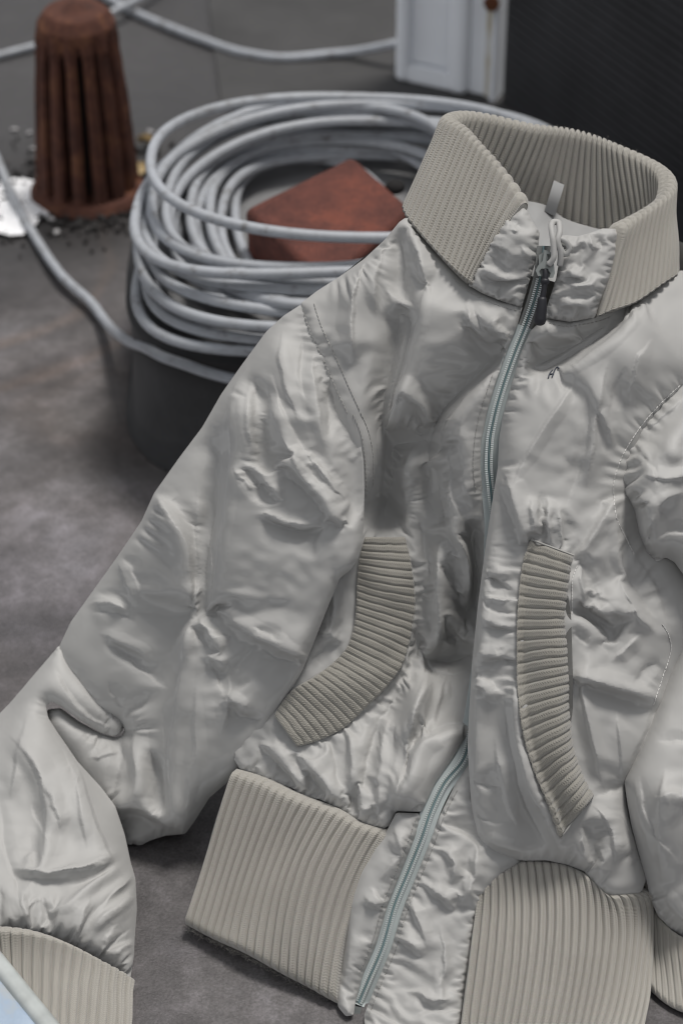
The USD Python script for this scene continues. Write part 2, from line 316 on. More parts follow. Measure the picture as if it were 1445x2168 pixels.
# round tarred plinth with a grey cap
PC = np.array([0.005, 2.275]); PR, PH = 0.258, 0.172
pl = thing('roof_plinth', 'dark tarred round roof plinth carrying the grey cable coil', 'plinth', loc=(PC[0], PC[1], 0))
prof = [(0.0, 0.0), (PR + 0.012, 0.0), (PR + 0.008, 0.006), (PR + 0.002, 0.03), (PR, 0.07), (PR - 0.002, PH - 0.03), (PR + 0.003, PH - 0.01), (PR - 0.004, PH), (0, PH)]
lm = trimesh.creation.revolve(np.array(prof), sections=96)
a_ = np.arctan2(lm.vertices[:, 1], lm.vertices[:, 0]); lm.vertices[:, :2] *= ((abs(np.cos(a_)) ** 3.4 + abs(np.sin(a_)) ** 3.4) ** (-1 / 3.4))[:, None] * np.array([1.0, 0.94])
lm.vertices += (meshkit.fbm(lm.vertices * 14, 3, 2)[:, None] - 0.5) * np.array([0.008, 0.008, 0.0]); lm.apply_translation([PC[0], PC[1], 0])
obj('plinth_body', lm, M_plinth, pl, smooth=40)
cp = trimesh.creation.cylinder(PR - 0.014, 0.006, sections=72); cp.apply_translation([PC[0], PC[1], PH + 0.003]); obj('cap', cp, M_plinth_top, pl)

# ------------------------------------------------------------------ cable coil
rng = np.random.default_rng(7)
coil = thing('cable_coil', 'coil of grey cable loops lying on the dark plinth around the rusty block', 'cable', loc=(PC[0], PC[1], PH))
CR = 0.0064; DROP = 0.058
# left x, left y, height left, front y, height front, back y, height back (all as seen / metres)
loops = [
    (309, 385, .375, 497, .365, 206, .335), (283, 520, .335, 582, .345, 214, .330), (322, 455, .335, 566, .330, 224, .325),
    (345, 462, .325, 600, .320, 240, .315), (366, 470, .315, 622, .312, 256, .310), (281, 575, .300, 690, .300, 230, .315),
    (300, 560, .310, 664, .305, 243, .300), (330, 560, .295, 650, .298, 250, .300), (288, 640, .262, 742, .268, 262, .285),
    (306, 620, .272, 716, .282, 268, .280), (398, 452, .300, 632, .302, 280, .290), (428, 446, .292, 655, .318, 292, .282),
    (452, 440, .284, 672, .280, 306, .270), (474, 432, .276, 660, .272, 322, .262), (418, 470, .270, 640, .280, 300, .270),
    (350, 520, .285, 640, .296, 262, .292), (378, 500, .262, 668, .268, 286, .262), (492, 440, .262, 640, .258, 340, .252),
    (318, 600, .258, 726, .258, 258, .262), (440, 462, .258, 690, .262, 316, .256), (296, 500, .322, 612, .325, 218, .318),
]
for k, (lx, ly, zl, fy, zf, by, zb) in enumerate(loops):
    zl -= DROP; zf -= DROP; zb -= DROP
    L = Pz(float(lx), float(ly), zl); F = Pz(640., float(fy), zf); B = Pz(700., float(by), zb)
    cx = PC[0] + 0.03 * math.sin(k * 2.1); R = np.array([2 * cx - L[0] + 0.03 * math.cos(k * 1.7), L[1] + 0.02 * math.sin(k), (zf + zb) / 2])
    F[0] = cx - 0.05; B[0] = cx + 0.03
    cy = (F[1] + B[1]) / 2; ry = abs(B[1] - F[1]) / 2; lx_, rx_ = cx - L[0], R[0] - cx
    th = np.linspace(0, 2 * np.pi, 121)[:-1]
    e = 0.88
    c, s = np.cos(th), np.sin(th)
    x = cx + np.where(c < 0, lx_, rx_) * np.sign(c) * abs(c) ** e
    y = cy + ry * np.sign(s) * abs(s) ** e + (L[1] - cy) * np.where(c < 0, c * c, 0) * 0.5
    ph = (th + np.pi / 2) % (2 * np.pi)   # 0 front
    z = np.interp(th, np.linspace(0, 2 * np.pi, 9), CubicSpline(np.linspace(0, 2 * np.pi, 5), [R[2], zb, zl, zf, R[2]], bc_type='periodic')(np.linspace(0, 2 * np.pi, 9)))
    z = CubicSpline(np.linspace(0, 2 * np.pi, 5), [R[2], zb, zl, zf, R[2]], bc_type='periodic')(th)
    a1, a2, a3 = rng.uniform(0, 6.28, 3)
    wob = 0.0052 * np.sin(2 * th + a1) + 0.0025 * np.sin(3 * th + a2); x = x + wob * c; y = y + wob * s
    z = np.maximum(z + 0.002 * np.sin(3 * th + a3), PH + 0.006 + CR)
    obj('loop', tube(np.stack([x, y, z], 1), CR, 10, closed=True), M_cable, coil, smooth=True)
# a loose end hangs from the coil and runs across the floor to the left
q = [Pz(780., 745., .20), Pz(640., 812., .175), Pz(490., 802., .165), Pz(400., 775., .165), Pz(330., 748., .16), Pz(265., 718., .085), Pz(205., 655., .012), Pz(130., 582., .014), Pz(75., 502., .008), Pz(35., 430., .0115), Pz(0., 352., .008), Pz(-40., 250., .007), Pz(-60., 150., .007)]
obj('loose_end', tube(spline(q, 160), CR, 10), M_cable, coil, smooth=True, label='loose cable end running over the white paper')
cab = thing('loose_cable', 'grey cable sagging across the dark roof to the white cabinet', 'cable')
q = [Pz(930., 70., .06), Pz(835., 92., .04), Pz(720., 112., .012), Pz(600., 122., .008), Pz(520., 112., .008), Pz(420., 80., .008), Pz(330., 45., .008), Pz(270., 18., .008), Pz(225., -8., .008), Pz(150., -60., .008)]
obj('sheath', tube(spline(q, 120), CR * 1.12, 10), M_cable, cab, smooth=True)
cab2 = thing('loose_cable', 'thin grey cable passing behind the rusty drain dome at the left', 'cable')
q = [Pz(-60., 132., .007), Pz(0., 116., .007), Pz(85., 93., .007), Pz(150., 66., .01), Pz(215., 36., .02), Pz(270., 8., .026), Pz(330., -25., .02), Pz(420., -70., .008)]
obj('sheath', tube(spline(q, 100), CR * 0.9, 10), M_cable, cab2, smooth=True)

# ------------------------------------------------------------------ rusty block inside the coil
zt = 0.265
c4 = [Pz(515., 440., zt), Pz(690., 592., zt), Pz(876., 438., zt), Pz(746., 328., zt)]
cen = np.mean(c4, 0)
import manifold3d as m3
hb = []
for c in c4:
    d = cen - c; d[2] = 0; d /= np.linalg.norm(d)
    for z, rr in ((PH + 0.006 + 0.006, 0.006), (zt - 0.009, 0.009)):
        hb.append(m3.Manifold.sphere(rr, 16).translate(list(c * [1, 1, 0] + d * 0.012 + [0, 0, z])))
bm = m3.Manifold.batch_hull(hb).refine_to_length(0.012).to_mesh()
bv = np.array(bm.vert_properties[:, :3]); bv += (meshkit.fbm(bv * 60, 3, 4)[:, None] - 0.5) * 0.003
blk = thing('iron_block', 'rusty red iron block lying on the plinth inside the cable coil', 'block', loc=(cen[0], cen[1], PH))
obj('block_body', (bv, np.array(bm.tri_verts)), M_brick, blk, smooth=50)
lug = trimesh.creation.icosphere(2, 0.012); lug.apply_scale([1, 1, .7]); lug.apply_translation(Pz(836., 395., zt - 0.012)); obj('lug', lug, M_dome_in, blk, smooth=True)

# ------------------------------------------------------------------ rusty fluted drain dome
DC = Pz(188., 405.); DH = 0.285
dome = thing('drain_dome', 'tall rusty fluted roof drain dome with a rounded cap, standing at the left', 'drain cover', loc=(DC[0], DC[1], 0))
def drad(t):   # outer radius over relative height
    return np.interp(t, [0, .06, .5, .8, .9, .96, 1.0], [.0745, .073, .065, .057, .052, .040, .0])
zz = np.linspace(0, 1, 40)
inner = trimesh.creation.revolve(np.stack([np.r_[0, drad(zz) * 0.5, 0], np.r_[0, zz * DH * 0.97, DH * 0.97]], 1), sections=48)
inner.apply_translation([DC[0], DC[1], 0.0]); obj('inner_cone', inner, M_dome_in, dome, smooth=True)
NR = 14
for k in range(NR):
    a = 2 * np.pi * (k + 0.35) / NR
    zs = np.linspace(0.0, 0.9, 20); sec = []
    for z in zs:
        r1, r0 = drad(z), drad(z) * 0.66
        hw = drad(z) * (0.128 if z < .78 else 0.128 + (z - .78) * .9)
        pr = [(r0, -hw * .8), (r1 - hw * .55, -hw), (r1 - hw * .12, -hw * .62), (r1, 0), (r1 - hw * .12, hw * .62), (r1 - hw * .55, hw), (r0, hw * .8)]
        sec.append([(DC[0] + x * math.cos(a) - y * math.sin(a), DC[1] + x * math.sin(a) + y * math.cos(a), z * DH) for x, y in pr])
    sec = np.array(sec); m, n = sec.shape[:2]
    v = sec.reshape(-1, 3); f = []
    for i in range(m - 1):
        for j in range(n):
            j2 = (j + 1) % n; f.append([i * n + j, i * n + j2, (i + 1) * n + j2, (i + 1) * n + j])
    f = np.array(f); f = np.vstack([f[:, [0, 1, 2]], f[:, [0, 2, 3]], [[(m - 1) * n, (m - 1) * n + j, (m - 1) * n + j + 1] for j in range(1, n - 1)]])
    v = v + (meshkit.fbm(v * 70, 3, 9)[:, None] - .5) * 0.0025
    obj('rib', (v, f), M_dome, dome, smooth=45)
tt = np.r_[np.linspace(.80, 1.0, 22)]
capp = np.stack([np.r_[0.02, drad(tt) * 1.015, 0], np.r_[DH * .8, tt * DH * 1.01 + 0.0, DH * 1.012]], 1)
cpm = trimesh.creation.revolve(capp, sections=78)
v = cpm.vertices; th = np.arctan2(v[:, 1], v[:, 0]); low = np.clip((.9 - v[:, 2] / DH) / .1, 0, 1)
g = np.clip(np.cos((th * NR) - 0.35 * 2 * np.pi) * 0.9, -1, 1)
v[:, :2] *= (1 - 0.16 * low * (g < 0.1))[:, None]
# shallow ring on the crown
rr = np.hypot(v[:, 0], v[:, 1]); v[:, 2] -= 0.006 * np.exp(-((rr - .022) / .006) ** 2) * (v[:, 2] > DH * .9)
v += (meshkit.fbm(v * 60, 3, 3)[:, None] - .5) * 0.004
cpm.apply_translation([DC[0], DC[1], 0]); obj('cap', cpm, M_dome, dome, smooth=60)
br = trimesh.creation.revolve(np.array([(0.0, 0), (.084, 0), (.082, .005), (.078, .010), (.074, .014), (0.0, .014)]), sections=60)
br.vertices += (meshkit.fbm(br.vertices * 50, 3, 8)[:, None] - .5) * 0.006; br.apply_translation([DC[0], DC[1], 0.002]); obj('base_ring', br, M_dome, dome, smooth=40)

# grit and chips around the dome
rs = np.random.default_rng(3); ms = []
for k in range(520):
    a = rs.uniform(0, 6.28); r = .085 + abs(rs.normal(0, .05)); s = rs.uniform(.0014, .0056)
    b = trimesh.creation.icosphere(0, 1.0); b.vertices *= rs.uniform(.6, 1.4, 3) * s; b.apply_translation([DC[0] + r * math.cos(a), DC[1] + r * math.sin(a) * .9, s * .5]); ms.append(b)
tag(obj('grit', cat_mesh(ms), M_grit, kind='stuff'), 'dark grit and crumbs collected around the foot of the rusty drain dome', 'grit')
chips = [(30, 275, 9, 'first pale chip in the grit far left of the drain dome'), (62, 282, 8, 'pale chip touching the left foot of the drain dome'), (318, 280, 10, 'pale chip in the grit right of the drain dome, near the cable coil'),
         (70, 315, 7, 'small pale chip low on the left side of the drain dome'), (108, 465, 12, 'flat pale chip between white paper and drain dome'), (120, 493, 11, 'long pale chip in front of the drain dome, right of the paper')]
for x, y, s, lab in chips:
    b = trimesh.creation.icosphere(1, 1.0); b.vertices *= np.array([s * 1.25, s * .75, s * .45]) * 0.00052 * rs.uniform(.85, 1.15, (len(b.vertices), 1))
    b.apply_transform(trimesh.transformations.rotation_matrix(rs.uniform(0, 3), [0, 0, 1])); p = Pz(float(x), float(y)); b.apply_translation([p[0], p[1], s * .0002])
    tag(obj('stone_chip', b, M_chip), lab, 'chip', 'pale chips around the drain dome')
def leaf(x, y, L, W, rot, lab):
    u, v = np.meshgrid(np.linspace(0, 1, 9), np.linspace(-1, 1, 5), indexing='ij')
    wd = np.sin(np.pi * u ** .8) * W
    xx = (u - .5) * L; yy = v * wd; z = .006 + .010 * v * v + .008 * np.sin(u * 3)
    c, s = math.cos(rot), math.sin(rot); p = Pz(float(x), float(y))
    top = np.stack([p[0] + c * xx - s * yy, p[1] + s * xx + c * yy, z], -1).reshape(-1, 3)
    i, j = np.meshgrid(np.arange(8), np.arange(4), indexing='ij'); f = np.stack([i * 5 + j, (i + 1) * 5 + j, (i + 1) * 5 + j + 1, i * 5 + j + 1], -1).reshape(-1, 4)
    bot = top - [0, 0, .0012]
    return tag(obj('dry_leaf', (np.vstack([top, bot]), np.vstack([f, f[:, ::-1] + 45])), M_leaf, smooth=True), lab, 'leaf', 'dry leaves by the drain dome')
leaf(297, 383, .055, .014, 1.2, 'dry yellow leaf between the drain dome and the cable coil')
leaf(312, 318, .04, .007, -.7, 'narrow straw coloured leaf behind the cable coil, right of the drain dome')

# torn paper
pp = Pz(np.array([-40., -10, 20, 45, 72, 84, 70, 97, 80, 104, 82, 78, 50, 20, -10, -40]), np.array([392., 390, 386, 383, 386, 398, 415, 428, 440, 455, 468, 478, 500, 503, 497, 499]))[:, :2]
pg = shapely.Polygon(pp); bnd = pg.exterior.segmentize(0.004)
bp = np.array(bnd.coords)[:-1]; x0, y0, x1, y1 = pg.bounds
G = np.stack(np.meshgrid(np.arange(x0, x1, .006), np.arange(y0, y1, .006)), -1).reshape(-1, 2); G = G[shapely.contains_xy(pg.buffer(-.003), G[:, 0], G[:, 1])]
pts = np.vstack([bp, G]); tri = Delaunay(pts).simplices; cc = pts[tri].mean(1); tri = tri[shapely.contains_xy(pg, cc[:, 0], cc[:, 1])]
z = .002 + .008 * meshkit.fbm(np.c_[pts * 34, pts[:, :1] * 0], 3, 12) ** 1.5
tag(obj('paper_scrap', (np.vstack([np.c_[pts, z], np.c_[pts, z - .0008]]), np.vstack([tri, tri[:, ::-1] + len(pts)])), M_paper, smooth=True), 'torn white scrap of paper lying under the loose cable by the drain dome', 'paper')

# ------------------------------------------------------------------ cabinet: white end panel and dark finned face
A0 = Pz(832., 172.); A1 = Pz(1046., 218.)
ux = (A1 - A0); WID = np.linalg.norm(ux); ux /= WID; uz = np.array([0, 0, 1.0]); un = np.cross(ux, uz); un = un if un[1] < 0 else -un
cabn = thing('metal_cabinet', 'white enamelled metal cabinet with a dark finned side, standing behind the jacket', 'cabinet', loc=A0)
CH = 0.8
def cabbox(s0, s1, z0, z1, d0, d1, r=.006):
    b = rbox(s1 - s0, d1 - d0, z1 - z0, min(r, (d1 - d0) * .45, (s1 - s0) * .45), 3)
    M = np.eye(4); M[:3, 0] = ux; M[:3, 1] = -un; M[:3, 2] = uz; M[:3, 3] = A0 + ux * (s0 + s1) / 2 + uz * (z0 + z1) / 2 - un * ((d0 + d1) / 2)
    b.apply_transform(M); return b
W = WID
obj('side_frame', cabbox(0, W * .14, .0, CH, 0, .05, .022), M_white, cabn, smooth=50)
obj('lower_frame', cabbox(W * .11, W * .56, .0, .03, .004, .05), M_white, cabn, smooth=50)
obj('recessed_panel', cabbox(W * .10, W * .56, .03, CH, .016, .05), M_white, cabn, smooth=50)
obj('corner_ridge', cabbox(W * .52, W * .72, .0, CH, -.004, .05, .012), M_white, cabn, smooth=50)
obj('channel', cabbox(W * .70, W * .90, .0, CH, .012, .05), M_white, cabn, smooth=50)
obj('stained_strip', cabbox(W * .87, W * .955, .0, CH, .006, .05), M_white_dirty, cabn, smooth=50)
obj('corner_strip', cabbox(W * .945, W, .0, CH, -.003, .05, .006), M_white, cabn, smooth=50)
tb = cabbox(W * .2, W * .46, .40, .412, .010, .03, .004); obj('pressed_bar', tb, M_white, cabn, smooth=50)
bt = trimesh.creation.cylinder(.012, .012, sections=6); bt.apply_transform(trimesh.transformations.rotation_matrix(np.pi / 2, [1, 0, 0])); bt.apply_translation(Py(1040., 6., A1[1] - 0.01)); obj('bolt', bt, M_rustbolt, cabn)
# dark side: from the white corner towards the right front
B0 = A1 + ux * .004; B1 = np.array([0.56, 2.36, 0]); vx = B1 - B0; vx[2] = 0; VW = np.linalg.norm(vx); vx /= VW; vn = np.cross(vx, uz); vn = vn if vn[0] < 0 else -vn
def darkbox(s0, s1, z0, z1, d0, d1):
    b = trimesh.creation.box([s1 - s0, d1 - d0, z1 - z0]); M = np.eye(4); M[:3, 0] = vx; M[:3, 1] = -vn; M[:3, 2] = uz
    if np.linalg.det(M[:3, :3]) < 0: M[:3, 1] *= -1
    M[:3, 3] = B0 + vx * (s0 + s1) / 2 + uz * (z0 + z1) / 2 - vn * ((d0 + d1) / 2); b.apply_transform(M); return b
obj('dark_backing', darkbox(0, 1.1, 0, 1.1, .01, .06), M_fin, cabn)
for k in range(74):
    obj('fin', darkbox(0.01, 1.1, .012 + k * .0145, .0245 + k * .0145, .0085, .012), M_fin, cabn)

# ================================================================== the jacket
def smooth_poly(pts, step, smooth=True):
    pts = np.asarray(pts, float)
    ls = shapely.LinearRing(pts)
    n = int(ls.length / step)
    q = np.array([ls.interpolate(i / n, normalized=True).coords[0] for i in range(n)])
    if smooth:
        for _ in range(3): q = .25 * np.roll(q, 1, 0) + .5 * q + .25 * np.roll(q, -1, 0)
    return q

def poly_dist(p, line):
    """signed distance to a polyline, arclength fraction, tangent"""
    line = np.asarray(line, float); best = np.full(len(p), 1e9); sg = np.zeros(len(p)); s = np.zeros(len(p)); tg = np.zeros((len(p), 2))
    L = np.r_[0, np.cumsum(np.linalg.norm(np.diff(line, axis=0), axis=1))]
    for i in range(len(line) - 1):
        a, b = line[i], line[i + 1]; ab = b - a; l2 = ab @ ab + 1e-9
        t = np.clip(((p - a) @ ab) / l2, 0, 1); d = p - a - t[:, None] * ab; dd = np.hypot(d[:, 0], d[:, 1])
        m = dd < best
        best[m] = dd[m]; s[m] = (L[i] + t[m] * math.sqrt(l2)) / L[-1]; sg[m] = np.sign(ab[0] * (p[m, 1] - a[1]) - ab[1] * (p[m, 0] - a[0])); tg[m] = ab / math.sqrt(l2)
    return best, sg, s, tg, L[-1]

def curve2(line, n=24):
    line = np.asarray(line, float)
    if len(line) < 3: return line
    return spline(np.c_[line, np.zeros(len(line))], n)[:, :2]

FOLD_GAIN = 1.9
def add_folds(xy, folds):
    """fold: (points, height, width on the right of its direction, width on the left[, end taper])"""
    w = np.zeros(len(xy))
    for f in folds:
        line, amp, wa, wb = f[:4]; tp = f[4] if len(f) > 4 else .3
        raw = len(f) > 5
        if not raw and min(wa, wb) < 20 and abs(amp) < 50:          # nylon creases: one long easy flank, one short steep one
            if wa == wb: wa, wb = (wa * 1.1, wb) if (len(line) + int(abs(amp))) % 2 else (wa, wb * 1.1)
            hi_, lo_ = max(wa, wb) * 2.6 + 6, min(wa, wb) * .55 + .5
            wa, wb = (hi_, lo_) if wa > wb else (lo_, hi_); amp = amp * .78
        if not raw and amp < 0: amp *= .45
        line = curve2(line); mx = max(wa, wb) * 3
        lo, hi = line.min(0) - mx, line.max(0) + mx
        m = np.where((xy[:, 0] > lo[0]) & (xy[:, 0] < hi[0]) & (xy[:, 1] > lo[1]) & (xy[:, 1] < hi[1]))[0]
        if not len(m): continue
        d, sg, s, _, L = poly_dist(xy[m], line)
        e = np.clip(np.minimum(s, 1 - s) / tp, 0, 1)
        ww = np.where(sg > 0, wa, wb) * (1.0 if raw else 2.3) * (.45 + .55 * e)      # sg > 0: right of the direction as seen (y runs down)
        prof = np.clip(1 - (np.sqrt(d * d + 4) - 2) / ww, 0, 1)
        prof = .75 * prof + .25 * prof * prof
        e = .6 * e + .4 * e * e * (3 - 2 * e)
        w[m] += (1.35 if raw else FOLD_GAIN) * amp * prof * e
    return w

def crisp(xy, folds):
    """the sharp line of each crease, laid over the relaxed cloth"""
    w = np.zeros(len(xy))
    for k, f in enumerate(folds):
        line, amp, wa, wb = f[:4]; line = curve2(line, 40); c = math.copysign(min(13.0, 4.0 + .30 * abs(amp)), amp) * (1 if amp > 0 else .7)
        z = np.zeros(len(line)); T = np.gradient(line, axis=0); T /= np.linalg.norm(T, axis=1, keepdims=True) + 1e-9
        line = line + np.c_[-T[:, 1], T[:, 0]] * ((meshkit.fbm(np.c_[np.arange(len(line)) * .16, z + k, z], 2, 5) - .5) * 9)[:, None]
        lo, hi = line.min(0) - 60, line.max(0) + 60
        m = np.where((xy[:, 0] > lo[0]) & (xy[:, 0] < hi[0]) & (xy[:, 1] > lo[1]) & (xy[:, 1] < hi[1]))[0]
        if not len(m): continue
        d, sg, s, _, L = poly_dist(xy[m], line[::2])
        e = np.clip(np.minimum(s, 1 - s) / .3, 0, 1); short, long_ = 5.0, 34.0 if len(f) > 5 else 24.0
        steep = (sg > 0) == (wa <= wb); ww = np.where(steep, short, long_) * (.3 + .7 * e)
        w[m] += c * e * np.clip(1 - d / ww, 0, 1)
    return w

def facets(xy, amp, seed, grain=None):
    """Crisp creases of thin nylon: straight-sided folds in several directions, each where its own patch of cloth was crumpled"""
    R = np.random.default_rng(seed + 1000); out = np.zeros(len(xy)); z = xy[:, :1] * 0
    wx = np.stack([meshkit.fbm(np.c_[xy / 130.0, z + seed + 3 * k], 3, seed + k) for k in range(2)], -1) - .5
    q = xy + wx * 70
    for k in range(16):
        lam = R.uniform(55, 150) if k < 10 else R.uniform(26, 50)
        th = R.uniform(0, np.pi) if grain is None or k % 3 == 0 else math.radians(grain) + R.normal(0, .45)
        u = (q @ [math.cos(th), math.sin(th)]) / lam + R.uniform(0, 9)
        fr = u - np.floor(u); pk = R.uniform(.25, .75)
        tri = np.where(fr < pk, fr / pk, (1 - fr) / (1 - pk))
        tri = np.sqrt((tri - .5) ** 2 + .0) * 2 if k % 2 else tri
        m = np.clip((meshkit.fbm(np.c_[xy / (lam * 1.5), z + 17 * k + seed], 2, seed + 7 * k) - .52) * 6, 0, 1)
        out += tri * m * amp * (lam / 80.0) ** .9 * R.uniform(.6, 1.2)
    return out

def sheet_points(outline, step, seed):
    R = np.random.default_rng(seed)
    b = smooth_poly(outline, step * .85); pg = shapely.Polygon(b)
    if not pg.is_valid: pg = pg.buffer(0)
    x0, y0, x1, y1 = pg.bounds
    gx, gy = np.meshgrid(np.arange(x0, x1, step), np.arange(y0, y1, step * .866)); gx = gx + (np.arange(gx.shape[0]) % 2)[:, None] * step / 2
    g = np.stack([gx, gy], -1).reshape(-1, 2); g += R.uniform(-.25, .25, g.shape) * step
    g = g[shapely.contains_xy(pg.buffer(-step * .5), g[:, 0], g[:, 1])]
    xy = np.vstack([b, g])
    tri = Delaunay(xy).simplices; cc = xy[tri].mean(1); tri = tri[shapely.contains_xy(pg, cc[:, 0], cc[:, 1])]
    e1 = xy[tri[:, 1]] - xy[tri[:, 0]]; e2 = xy[tri[:, 2]] - xy[tri[:, 0]]; ar = e1[:, 0] * e2[:, 1] - e1[:, 1] * e2[:, 0]
    tri[ar > 0] = tri[ar > 0][:, ::-1]        # y runs down: counter-clockwise seen from the front
    return xy, tri, len(b), b

def cloth(outline, ctrl, puff=(20, 40), folds=(), gathers=(), eps=.02, step=3.3, iters=1, thick=14, back_puff=0, seed=1, stiff=.19, crinkle=1.0, grain=None, share=15.0, flush=(), levels=((7.0, 170), (4.4, 60), (3.0, 30)), tie=.02):
    """A padded cloth panel: drawn outline and main folds, then relaxed from coarse to fine as an unstretchable sheet that is a little too large and held at its seams.
    Returns front vertices, back vertices, faces of both and of the rim."""
    R = np.random.default_rng(seed)
    ctrl = np.asarray(ctrl, float); rbf = RBFInterpolator(ctrl[:, :2] / 100, ctrl[:, 2], kernel='thin_plate_spline', smoothing=.05)
    rimtree = cKDTree(smooth_poly(outline, 3.0)); A, r = puff
    prev = None
    for lev, (h, its) in enumerate(levels):
        xy, tri, nb, b = sheet_points(outline, h, seed + lev)
        n = len(xy); base = rbf(xy / 100); dist = rimtree.query(xy)[0]; dist[:nb] = 0
        pf = A * np.sqrt(np.clip(1 - (1 - np.clip(dist / r, 0, 1)) ** 2, 0, 1))
        for line, rad in flush:
            dd = poly_dist(xy, curve2(line))[0]; k_ = np.clip(dd / rad, 0, 1); pf = pf * (k_ * k_ * (3 - 2 * k_))
        edge = np.clip(dist / 18, 0, 1); edge = edge * edge * (3 - 2 * edge)
        w = base + pf + add_folds(xy, folds) * (0.25 + .75 * edge) * (dist > 0)
        E = np.unique(np.sort(np.vstack([tri[:, [0, 1]], tri[:, [1, 2]], tri[:, [2, 0]]]), 1), axis=0); m = len(E)
        deg = np.bincount(E.ravel(), minlength=n).astype(float)
        Adj = csr_matrix((np.ones(2 * m), (np.r_[E[:, 0], E[:, 1]], np.r_[E[:, 1], E[:, 0]])), shape=(n, n))
        Avg = csr_matrix((1 / deg, (np.arange(n), np.arange(n))), shape=(n, n)) @ Adj
        mid = (xy[E[:, 0]] + xy[E[:, 1]]) / 2; de = xy[E[:, 1]] - xy[E[:, 0]]; ed = de / (np.linalg.norm(de, axis=1, keepdims=True) + 1e-9)
        # how much cloth the drawn shape takes up in each direction, shared out over its surroundings
        gw = np.zeros((n, 2)); A2 = np.zeros((n, 3)); dw = w[E[:, 1]] - w[E[:, 0]]; wl = 1 / (de ** 2).sum(1)
        for k, (i0, i1) in enumerate(((0, 0), (0, 1), (1, 1))):
            q_ = de[:, i0] * de[:, i1] * wl; A2[:, k] = np.bincount(E[:, 0], q_, n) + np.bincount(E[:, 1], q_, n)
        bx = dw * de[:, 0] * wl; by = dw * de[:, 1] * wl; bx = np.bincount(E[:, 0], bx, n) + np.bincount(E[:, 1], bx, n); by = np.bincount(E[:, 0], by, n) + np.bincount(E[:, 1], by, n)
        det = A2[:, 0] * A2[:, 2] - A2[:, 1] ** 2 + 1e-9
        gw[:, 0] = (A2[:, 2] * bx - A2[:, 1] * by) / det; gw[:, 1] = (A2[:, 0] * by - A2[:, 1] * bx) / det
        ln = np.linalg.norm(gw, axis=1, keepdims=True); gw *= np.minimum(1, 1.6 / (ln + 1e-9))
        G3 = np.stack([gw[:, 0] ** 2, gw[:, 0] * gw[:, 1], gw[:, 1] ** 2], 1)
        for _ in range(int((share / h) ** 2) + 1): G3 = .5 * G3 + .5 * (Avg @ G3)
        ge = (G3[E[:, 0]] + G3[E[:, 1]]) / 2
        rest = np.sqrt((de ** 2).sum(1) + ge[:, 0] * de[:, 0] ** 2 + 2 * ge[:, 1] * de[:, 0] * de[:, 1] + ge[:, 2] * de[:, 1] ** 2)
        # spare cloth: patches crumpled across one direction or another, and gathers along the seams
        ex = np.full(m, eps * .4)
        for k in range(5):
            th = R2 = np.random.default_rng(seed * 31 + k).uniform(0, np.pi)
            if grain is not None and k < 3: th = math.radians(grain) + (k - 1) * .5
            mk = np.clip((meshkit.fbm(np.c_[mid / 120.0, mid[:, :1] * 0 + seed + 5 * k], 2, seed + k) - .50) * 7, 0, 1.3)
            ex += eps * 1.15 * mk * (ed @ [math.cos(th), math.sin(th)]) ** 2
        for line, amt, rad in gathers:
            dd, sg, s, tg, L = poly_dist(mid, curve2(line)); ex += amt * np.exp(-(dd / rad) ** 2) * (0.1 + .9 * (ed * tg).sum(1) ** 2)
        rest = rest * (1 + ex)
        S = csr_matrix((np.r_[np.ones(m), -np.ones(m)], (np.r_[E[:, 0], E[:, 1]], np.r_[np.arange(m), np.arange(m)])), shape=(n, m))
        free = np.ones(n); free[:nb] = 0; fr = free[:, None]
        T = np.c_[xy, w]
        if prev is None:
            X = T.copy(); X[:, 2] += (meshkit.fbm(np.c_[xy / 22.0, xy[:, :1] * 0 + seed], 2, seed) - .5) * 7 * free * edge
        else:
            dX = LinearNDInterpolator(prev[0], prev[1])(xy); bad = np.isnan(dX[:, 0]); dX[bad] = 0
            X = T.copy(); X[:, :2] += dX[:, :2] * fr; X[:, 2] = np.where(bad | (free == 0), w, base + pf * 0 + dX[:, 2])
        X0 = X.copy(); V = np.zeros_like(X); bs = stiff * (.05, .07, .09)[min(lev, 2)]; tie_ = tie if lev == 0 else tie * 2.0
        for it in range(its):
            V *= .88; V[:, 2] += .03 * h / 10; X = X + V * fr; Xp = X.copy()
            for _ in range(4):
                d = X[E[:, 1]] - X[E[:, 0]]; l = np.sqrt((d * d).sum(1)); c = d * ((l - rest) / l * .5)[:, None]
                X = X + (S @ c) * (1.75 / deg)[:, None] * fr
            lap = Avg @ X - X; bil = Avg @ lap - lap
            X = X - bs * 4 * bil * fr
            X[:, :2] += (X0[:, :2] - X[:, :2]) * .003 * fr
            X[:, 2] += (X0[:, 2] - X[:, 2]) * tie_ * free
            V = (V + (X - Xp)) * .5
        prev = (xy, np.c_[X[:, :2] - xy, X[:, 2] - base])
    if crinkle: X[:, 2] += (crisp(xy, folds) * crinkle) * edge
    bk = base - thick * np.clip(dist / 12, 0.15, 1) - back_puff * np.sqrt(np.clip(1 - (1 - np.clip(dist / r, 0, 1)) ** 2, 0, 1))
    XB = np.c_[xy, np.minimum(bk, X[:, 2] - 3)]
    tb = tri[:, ::-1] + n
    k = np.arange(nb); k2 = (k + 1) % nb
    rim = np.vstack([np.stack([k, k2, k2 + n], 1), np.stack([k, k2 + n, k + n], 1)])
    if not shapely.LinearRing(b).is_ccw: rim = rim[:, ::-1]
    return X, XB, tri, tb, rim

FRONTS = {}
def to_world(q, floor=.003):
    q = np.asarray(q, float); v = P(q); low = v[:, 2] < floor
    if low.any(): v[low] = Pz(q[low, 0], q[low, 1], floor)
    return v

